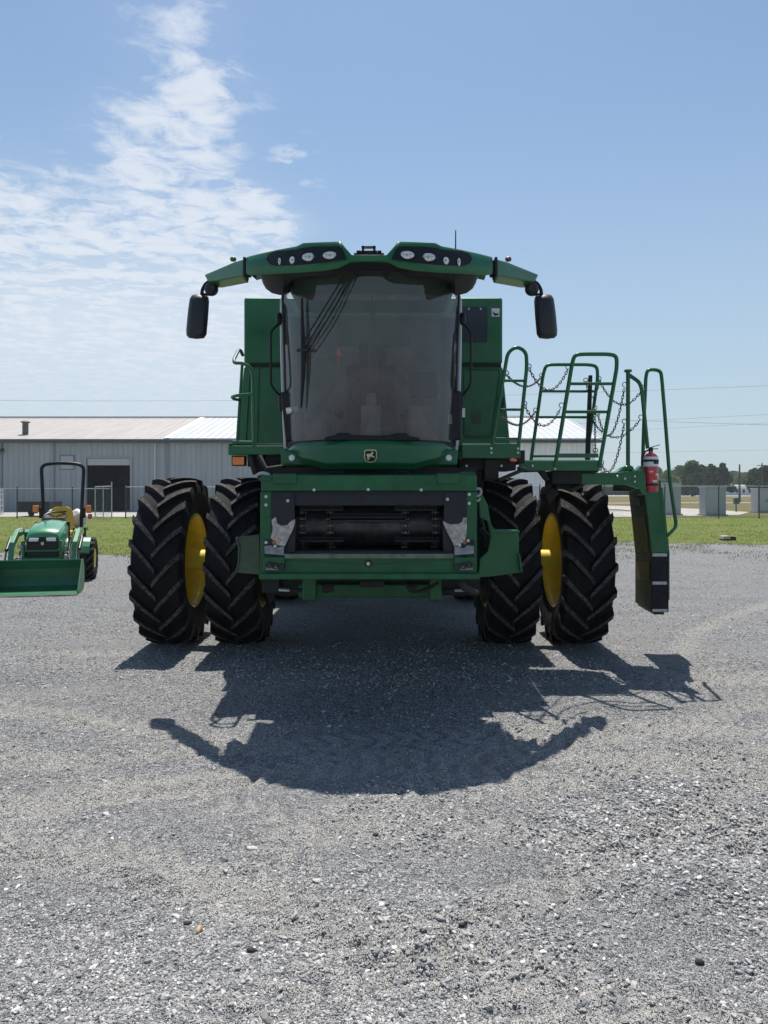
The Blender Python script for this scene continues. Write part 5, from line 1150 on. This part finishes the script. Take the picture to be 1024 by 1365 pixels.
for k in range(6):
    z = .50 + .23 * k; o_ = max(0, z - 1.0) * .06; b = C_(); b.prism([(2.82 - o_, YQ + .045), (2.925 - o_, YQ + .045), (3.16 - o_, YK - .045), (2.86 - o_, YK - .045)], z, z + .05, 'xy'); b.build('step', BLACKM, comb)

# ---- fire extinguisher held on the ladder
FE = P(867.6, 655.5, YO); r_ = .0725
fe = empty('fire_extinguisher', FE, 'red fire extinguisher with white label strapped to the ladder handrail', 'fire extinguisher')
hb = Z(604, YO) - FE.z
b = MB(FE); b.lathe([(.001, 0), (r_ * .9, 0), (r_, .015), (r_, hb * .86), (r_ * .92, hb * .92), (r_ * .6, hb * .985), (.022, hb), (.022, hb + .03), (.001, hb + .03)], FE, 'z', 28); b.build('cylinder', REDP, fe)
b = MB(FE); z0, z1 = Z(622, YO) - FE.z, Z(609, YO) - FE.z
b.lathe([(r_ + .0012, z0), (r_ + .0012, z1)], FE, 'z', 28); lb_ = b.build('label', WHITE, fe)
b = MB(FE)
for k in range(14):
    a0, a1 = R(-88 + k * 6.5), R(-88 + (k + 1) * 6.5); rr = r_ + .003; zz0, zz1 = FE.z + z0 + .025, FE.z + z0 + .055
    b.add([(FE.x + rr * math.cos(a), FE.y + rr * math.sin(a), z) for a, z in ((a0, zz0), (a1, zz0), (a1, zz1), (a0, zz1))], [(0, 1, 2, 3)])
b.build('label_band', BLACK, lb_, norm=False)
b = MB(FE)
for (a0, a1, zz0, zz1) in ((-50, -5, .13, .155), (-70, -25, .165, .185), (-95, -55, .10, .118), (-120, -90, .20, .21)):
    a0, a1 = R(a0), R(a1); rr = r_ + .002
    for k in range(6):
        t0, t1 = a0 + (a1 - a0) * k / 6, a0 + (a1 - a0) * (k + 1) / 6
        b.add([(FE.x + rr * math.cos(t), FE.y + rr * math.sin(t), FE.z + z) for t, z in ((t0, zz0 - .01 + .012 * math.sin(k * 2.2)), (t1, zz0), (t1, zz1), (t0, zz1 - .01 * (k % 2)))], [(0, 1, 2, 3)])
b.build('worn_label', WHITE, fe, norm=False)
b = MB(FE); top = FE + Vector((0, 0, hb + .02)); b.tube([top, top + Vector((0, 0, .035))], .024, 10).bar(top + Vector((-.01, 0, .035)), top + Vector((.085, -.01, .062)), .022, .008).bar(top + Vector((-.01, 0, .022)), top + Vector((.07, -.01, .022)), .018, .008); b.build('valve', BLACKM, fe)
b = MB(FE); b.tube(fillet([top + Vector((-.02, 0, .01)), top + Vector((-.055, -.01, .0)), top + Vector((-.088, 0, -.07)), top + Vector((-.086, .02, -.26))], .05), .009, 8); b.build('hose', BLACK, fe)
b = MB(FE); 
for z in (.06, .30): b.lathe([(r_ + .004, z), (r_ + .006, z + .004), (r_ + .006, z + .018), (r_ + .004, z + .022)], FE, 'z', 24)
b.box(FE.x - .04, FE.x + .04, FE.y + r_, FE.y + r_ + .05, FE.z + .02, FE.z + .36); b.build('bracket', BLACKM, fe)

# ------------------------------------------------------------------ compact tractor with loader at the left (local frame: front is -y)
TG = mat('tractor_green', (.022, .215, .075), .38, coat=1.0, var=.08, vscale=3, dust=.06, dcol=(.15, .17, .12))
TGD = mat('loader_green', (.010, .135, .055), .45, coat=.1, var=.15, vscale=4, dust=.15, dcol=(.10, .12, .08))
TH = R(13)
tr = empty('compact_tractor', (-6.50, 15.45, 0), 'small green compact tractor with front loader, yellow seat and black roll bar', 'tractor', rz=TH)
T = lambda dz=0.0: MB((0, 0, -dz))
b = T(.09); secs = []                                          # bonnet
for y, w, z0, z1 in ((-1.66, .27, .62, .90), (-1.63, .285, .60, .95), (-1.5, .30, .58, 1.005), (-1.2, .305, .58, 1.065), (-.85, .30, .6, 1.12), (-.72, .28, .62, 1.13)):
    secs.append([(-w, y, z0), (-w * 1.0, y, z1 - .12), (-w * .86, y, z1 - .03), (-w * .5, y, z1), (0, y, z1 + .012), (w * .5, y, z1), (w * .86, y, z1 - .03), (w, y, z1 - .12), (w, y, z0)])
b.loft(secs, smooth=True); bon = b.build('bonnet', TG, tr)
b = T(.09); b.prism([(-.24, .86), (-.265, .80), (-.265, .50), (.265, .50), (.265, .80), (.24, .86)], -1.685, -1.64); gr = b.build('grille', BLACK, bon, .012)
for k in range(7): b = T(.09); b.box(-.23, .23, -1.694, -1.68, .53 + k * .03, .542 + k * .03); b.build('grille_bar', BLACKM, gr)
for s in (-1, 1): b = T(.09); b.prism([(s * .06, .845), (s * .22, .845), (s * .235, .785), (s * .07, .785)], -1.70, -1.66); b.build('headlight', LENS, bon, .008)
b = T(.09); b.prism([(-.025, .77), (.025, .77), (.02, .725), (0, .715), (-.02, .725)], -1.70, -1.68); b.build('badge', GOLD, gr)
b = T(.09); b.box(-.30, .30, -1.72, -1.66, .60, .635).box(-.33, .33, -1.74, -1.66, .44, .50).box(-.33, -.29, -1.74, -1.66, .44, .80).box(.29, .33, -1.74, -1.66, .44, .80); b.build('grille_guard', TGD, tr, .008)
b = T(); b.box(-.20, .20, -1.6, .25, .30, .62).box(-.30, .30, -.75, .1, .42, .60).box(-.33, .33, -.62, -.05, .38, .42); b.build('chassis', DARK, tr, .02)
b = T(.09); b.box(-.31, .31, -.78, -.70, .60, 1.10); b.prism([(-.78, 1.08), (-.55, 1.02), (-.55, 1.15), (-.72, 1.18)], -.20, .20, 'yz'); b.build('dashboard', BLACK, tr, .02)
b = T(.09); b.tube([(.205 * math.cos(a), -.48 + .19 * math.sin(a), 1.20 - .07 * math.sin(a) * -1) for a in np.linspace(0, 2 * math.pi, 29)[:-1]], .016, 8, closed=True)
for a in (-1.57, .6, 2.5): b.tube([(0, -.48, 1.18), (.2 * math.cos(a), -.48 + .19 * math.sin(a), 1.20 + .07 * math.sin(a))], .014, 6)
b.tube([(0, -.48, 1.18), (0, -.62, 1.05)], .03, 8); b.build('steering_wheel', BLACK, tr)
b = T(.17); secs = []
for z, w, y, d in ((.78, .22, .12, .10), (.9, .235, .14, .10), (1.05, .235, .17, .09), (1.18, .215, .20, .08), (1.26, .17, .215, .06), (1.285, .10, .22, .03)):
    secs.append([(-w, y, z), (-w * .8, y - d * .2, z), (0, y + .01, z), (w * .8, y - d * .2, z), (w, y, z), (w * .9, y + d, z), (-w * .9, y + d, z)])
b.loft(secs, smooth=True); bk = b.build('seat_back', SEATY, tr)
b = T(.17); b.box(-.235, .235, -.30, .16, .70, .82); b.build('seat_cushion', SEATY, tr, .05, 3)
b = T(.17); b.box(-.1, .1, .13, .14, 1.17, 1.2); b.build('seat_badge', BLACK, bk)
for s in (-1, 1):
    b = T(); secs = []                                      # rear fender
    for a in np.linspace(R(20), R(175), 12):
        y, z = -.52 * math.cos(a) , .42 + .50 * math.sin(a); z = min(z, .86)
        secs.append([(s * .30, y, z), (s * .62, y, z - .02), (s * .62, y * .97, z - .05), (s * .30, y * .97, z - .03)])
    b.loft(secs); b.build('fender', TG, tr)
    rr = rim_mesh('wheel', .20, .22, s * .05, [YELLOW, BOLT], tr); rr.location = (s * .54, 0, .42)
    if s < 0: rt = tyre_mesh('tyre', .425, .27, .20, 16, .028, rr)
    else: r2 = rt.copy(); COL.objects.link(r2); r2.parent = rr
    rr = rim_mesh('wheel', .14, .15, s * .04, [YELLOW, BOLT], tr); rr.location = (s * .45, -1.38, .28)
    if s < 0: ft = tyre_mesh('tyre', .285, .19, .14, 14, .02, rr)
    else: r2 = ft.copy(); COL.objects.link(r2); r2.parent = rr
    # loader: mast, boom, cylinders
    b = T(); b.prism([(-.88, .42), (-.88, 1.0), (-.78, 1.06), (-.68, 1.0), (-.70, .42)], s * .40, s * .48, 'yz'); b.build('loader_mast', TGD, tr, .01)
    b = T(); b.prism([(-.74, 1.02), (-.86, 1.08), (-1.22, 1.06), (-1.62, .86), (-1.82, .30), (-1.86, .16), (-1.74, .16), (-1.70, .30), (-1.54, .76), (-1.18, .93), (-.78, .95)], s * .49, s * .57, 'yz'); lb2 = b.build('loader_boom', TG, tr, .012)
    b = T(); b.tube([(s * .445, -.80, .55), (s * .445, -1.10, .66)], .035, 10); b.build('lift_cylinder', BLACKM, lb2)
    b = T(); b.tube([(s * .445, -1.10, .66), (s * .47, -1.38, .78)], .017, 8); b.build('cylinder_rod', CHROME, lb2)
    b = T(); b.tube([(s * .61, -1.30, .92), (s * .61, -1.62, .72)], .032, 10); b.tube([(s * .61, -1.62, .72), (s * .60, -1.84, .46)], .016, 8); b.build('bucket_cylinder', BLACKM, lb2)
    b = T()
    for k in range(3): b.tube(fillet([(s * (.40 + .02 * k), -.9, .92 - .05 * k), (s * (.38 + .02 * k), -1.2, .80 - .06 * k), (s * (.40 + .02 * k), -1.45, .60 - .05 * k), (s * (.46), -1.66, .50 - .06 * k)], .1), .012, 6)
    b.build('hydraulic_hose', BLACK, lb2)
    b = T(); b.box(s * .34, s * .39, -1.62, -1.50, .30, .62).tube([(s * .36, -1.56, .62), (s * .36, -1.56, .78)], .016, 8); b.build('front_bracket', GALV, tr, .005)
    # lamp on the roll bar
    b = T(.14); b.box(s * .50 - .045, s * .50 + .055, .19, .27, 1.20, 1.34); la = b.build('flasher', AMBER, tr, .012)
    b = T(.14); b.box(s * .47, s * .55, .272, .32, 1.18, 1.30); b.build('lamp_back', BLACK, la)
b = T(.14); b.box(.50, .58, .20, .27, 1.06, 1.16); b.build('tail_lamp', REDL, tr, .01)
b = T(.14); b.tube(fillet([(-.36, .30, .50), (-.36, .30, 1.12), (-.41, .32, 2.16), (-.16, .32, 2.20), (.16, .32, 2.20), (.41, .32, 2.16), (.36, .30, 1.12), (.36, .30, .50)], .30, 8), .036, 10); b.build('roll_bar', BLACK, tr)
b = T(.14); 
for s in (-1, 1): b.box(s * .44, s * .36, .25, .37, 1.08, 1.30)
b.build('roll_bar_hinge', BLACK, tr, .01)
b = T(); b.prism([(.30, .55), (.52, .45), (.62, .60), (.35, 1.0)], .36, .44, 'yz').prism([(.30, .55), (.52, .45), (.62, .60), (.35, 1.0)], -.44, -.36, 'yz').box(-.36, .36, .34, .44, .60, .82); b.build('rear_linkage', BLACK, tr, .01)
b = T(); b.tube([(.30, -.45, .62), (.32, -.50, .95)], .012, 8).ell((.32, -.50, .97), (.02, .02, .03), 8, 6); b.build('control_lever', YELLOW, tr)
# bucket
BWD = .725
b = T(); prof = [(-2.55, .03), (-2.05, .04), (-1.90, .10), (-1.84, .24), (-1.86, .40), (-1.93, .53), (-2.00, .55), (-1.99, .575), (-1.91, .56), (-1.82, .42), (-1.80, .23), (-1.86, .07), (-2.04, .005), (-2.55, .005)]
b.prism(prof, -BWD + .02, BWD - .02, 'yz'); bu = b.build('loader_bucket', TGD, tr, .004)
for s in (-1, 1): b = T(); b.prism([(-2.50, .0), (-2.48, .07), (-2.02, .575), (-1.90, .57), (-1.80, .42), (-1.78, .22), (-1.85, .05), (-2.04, .0)], s * (BWD - .02), s * BWD, 'yz'); b.build('side_plate', TGD, bu, .003)
b = T(); b.box(-BWD, BWD, -2.60, -2.44, .0, .022); b.build('cutting_edge', mat('worn_edge', (.16, .17, .17), .5, metal=.4, var=.3, dust=.3), bu)
b = T(); b.box(-.62, -.30, -1.82, -1.72, .10, .42).box(.30, .62, -1.82, -1.72, .10, .42); b.build('bucket_mount', TGD, bu, .008)
# white sacks strapped behind the seat
wc = tr.matrix_basis if False else None
def t_world(x, y, z): c, s = math.cos(TH), math.sin(TH); return Vector((-6.50 + c * x - s * y, 15.45 + s * x + c * y, z))
for (x, y, z, rx, lab) in ((-.17, .60, 1.22, .26, 'crumpled white sack on the tractor rear behind the seat, steering wheel side'), (.24, .60, 1.20, .22, 'crumpled white sack on the tractor rear beside the right roll bar leg')):
    c = t_world(x, y, z); b = MB(c); b.ell(c, (rx, .13, .19), 22, 14)
    for i, p in enumerate(b.v): q = p - c; k = 1 + .30 * (noise.noise(p * 5) + .5 * noise.noise(p * 11)); b.v[i] = c + Vector((q.x * k, q.y * k, q.z * k))
    o = b.build('white_sack', BAG); o.location = c; tag(o, lab, 'sack')
t_ = t_world(0, .58, 0)
b = T(); b.box(-.42, .42, .42, .78, .94, 1.01); b.build('rear_carrier', BLACKM, tr, .01)

# small things lying on the yard
def stone(px, py, r, m, label, nm='stone', sq=(1, .7, .6)):
    Y = EYE * F / (py - HZ); x = X(px, Y); z = float(gh(np.array([x]), np.array([Y]))[0]); c = Vector((x, Y, z + r * sq[2] * .6)); b = MB(c); b.ell(c, (r * sq[0], r * sq[1], r * sq[2]), 12, 8)
    for i, p in enumerate(b.v): q = p - c; b.v[i] = c + q * (1 + .35 * noise.noise(p * (.9 / r)))
    o = b.build(nm, m); o.location = c; tag(o, label, nm.split('_')[-1])
DKST = mat('dark_stone', (.035, .035, .038), .85, var=.3, vscale=40); TAN = mat('tan_wood_chip', (.42, .30, .18), .8, var=.3, vscale=60); PALE = mat('pale_stone', (.50, .49, .46), .85, var=.15, vscale=40)
stone(265, 1243, .020, TAN, 'tan wood chip lying on the gravel at the lower left', 'wood_chip', (.6, 1.2, .7)); stone(250, 1232, .015, DKST, 'dark clod of earth touching the tan wood chip', 'earth_clod', (1.4, .8, .5))
stone(615, 1235, .014, DKST, 'round dark stone right of the wood chip near the lower middle')
stone(933, 1284, .018, DKST, 'angular dark stone in the loose drift at the lower right')
stone(501, 1116, .016, DKST, 'dark stone below the middle of the roof shadow')
stone(336, 1135, .022, PALE, 'pale flat stone left of the middle, below the roof shadow', 'stone', (1.2, .8, .5)); stone(335, 1271, .018, DKST, 'small dark stone right of and below the wood chip')

# ------------------------------------------------------------------ summer air
b = MB(); b.box(-700, 900, -120, 700, -1.0, 14.5); hz = b.build('haze', [])
hm = bpy.data.materials.new('summer_air'); hm.use_nodes = True; ht = hm.node_tree
for n in list(ht.nodes): ht.nodes.remove(n)
ho = N(ht, 'ShaderNodeOutputMaterial'); hv = N(ht, 'ShaderNodeVolumePrincipled'); hv.inputs['Color'].default_value = (.80, .87, .95, 1); hv.inputs['Density'].default_value = .0004; hv.inputs['Anisotropy'].default_value = .2
ht.links.new(hv.outputs[0], ho.inputs['Volume']); hz.data.materials.append(hm); tag(hz, 'thin pale summer haze over the whole yard', 'haze', kind='stuff')
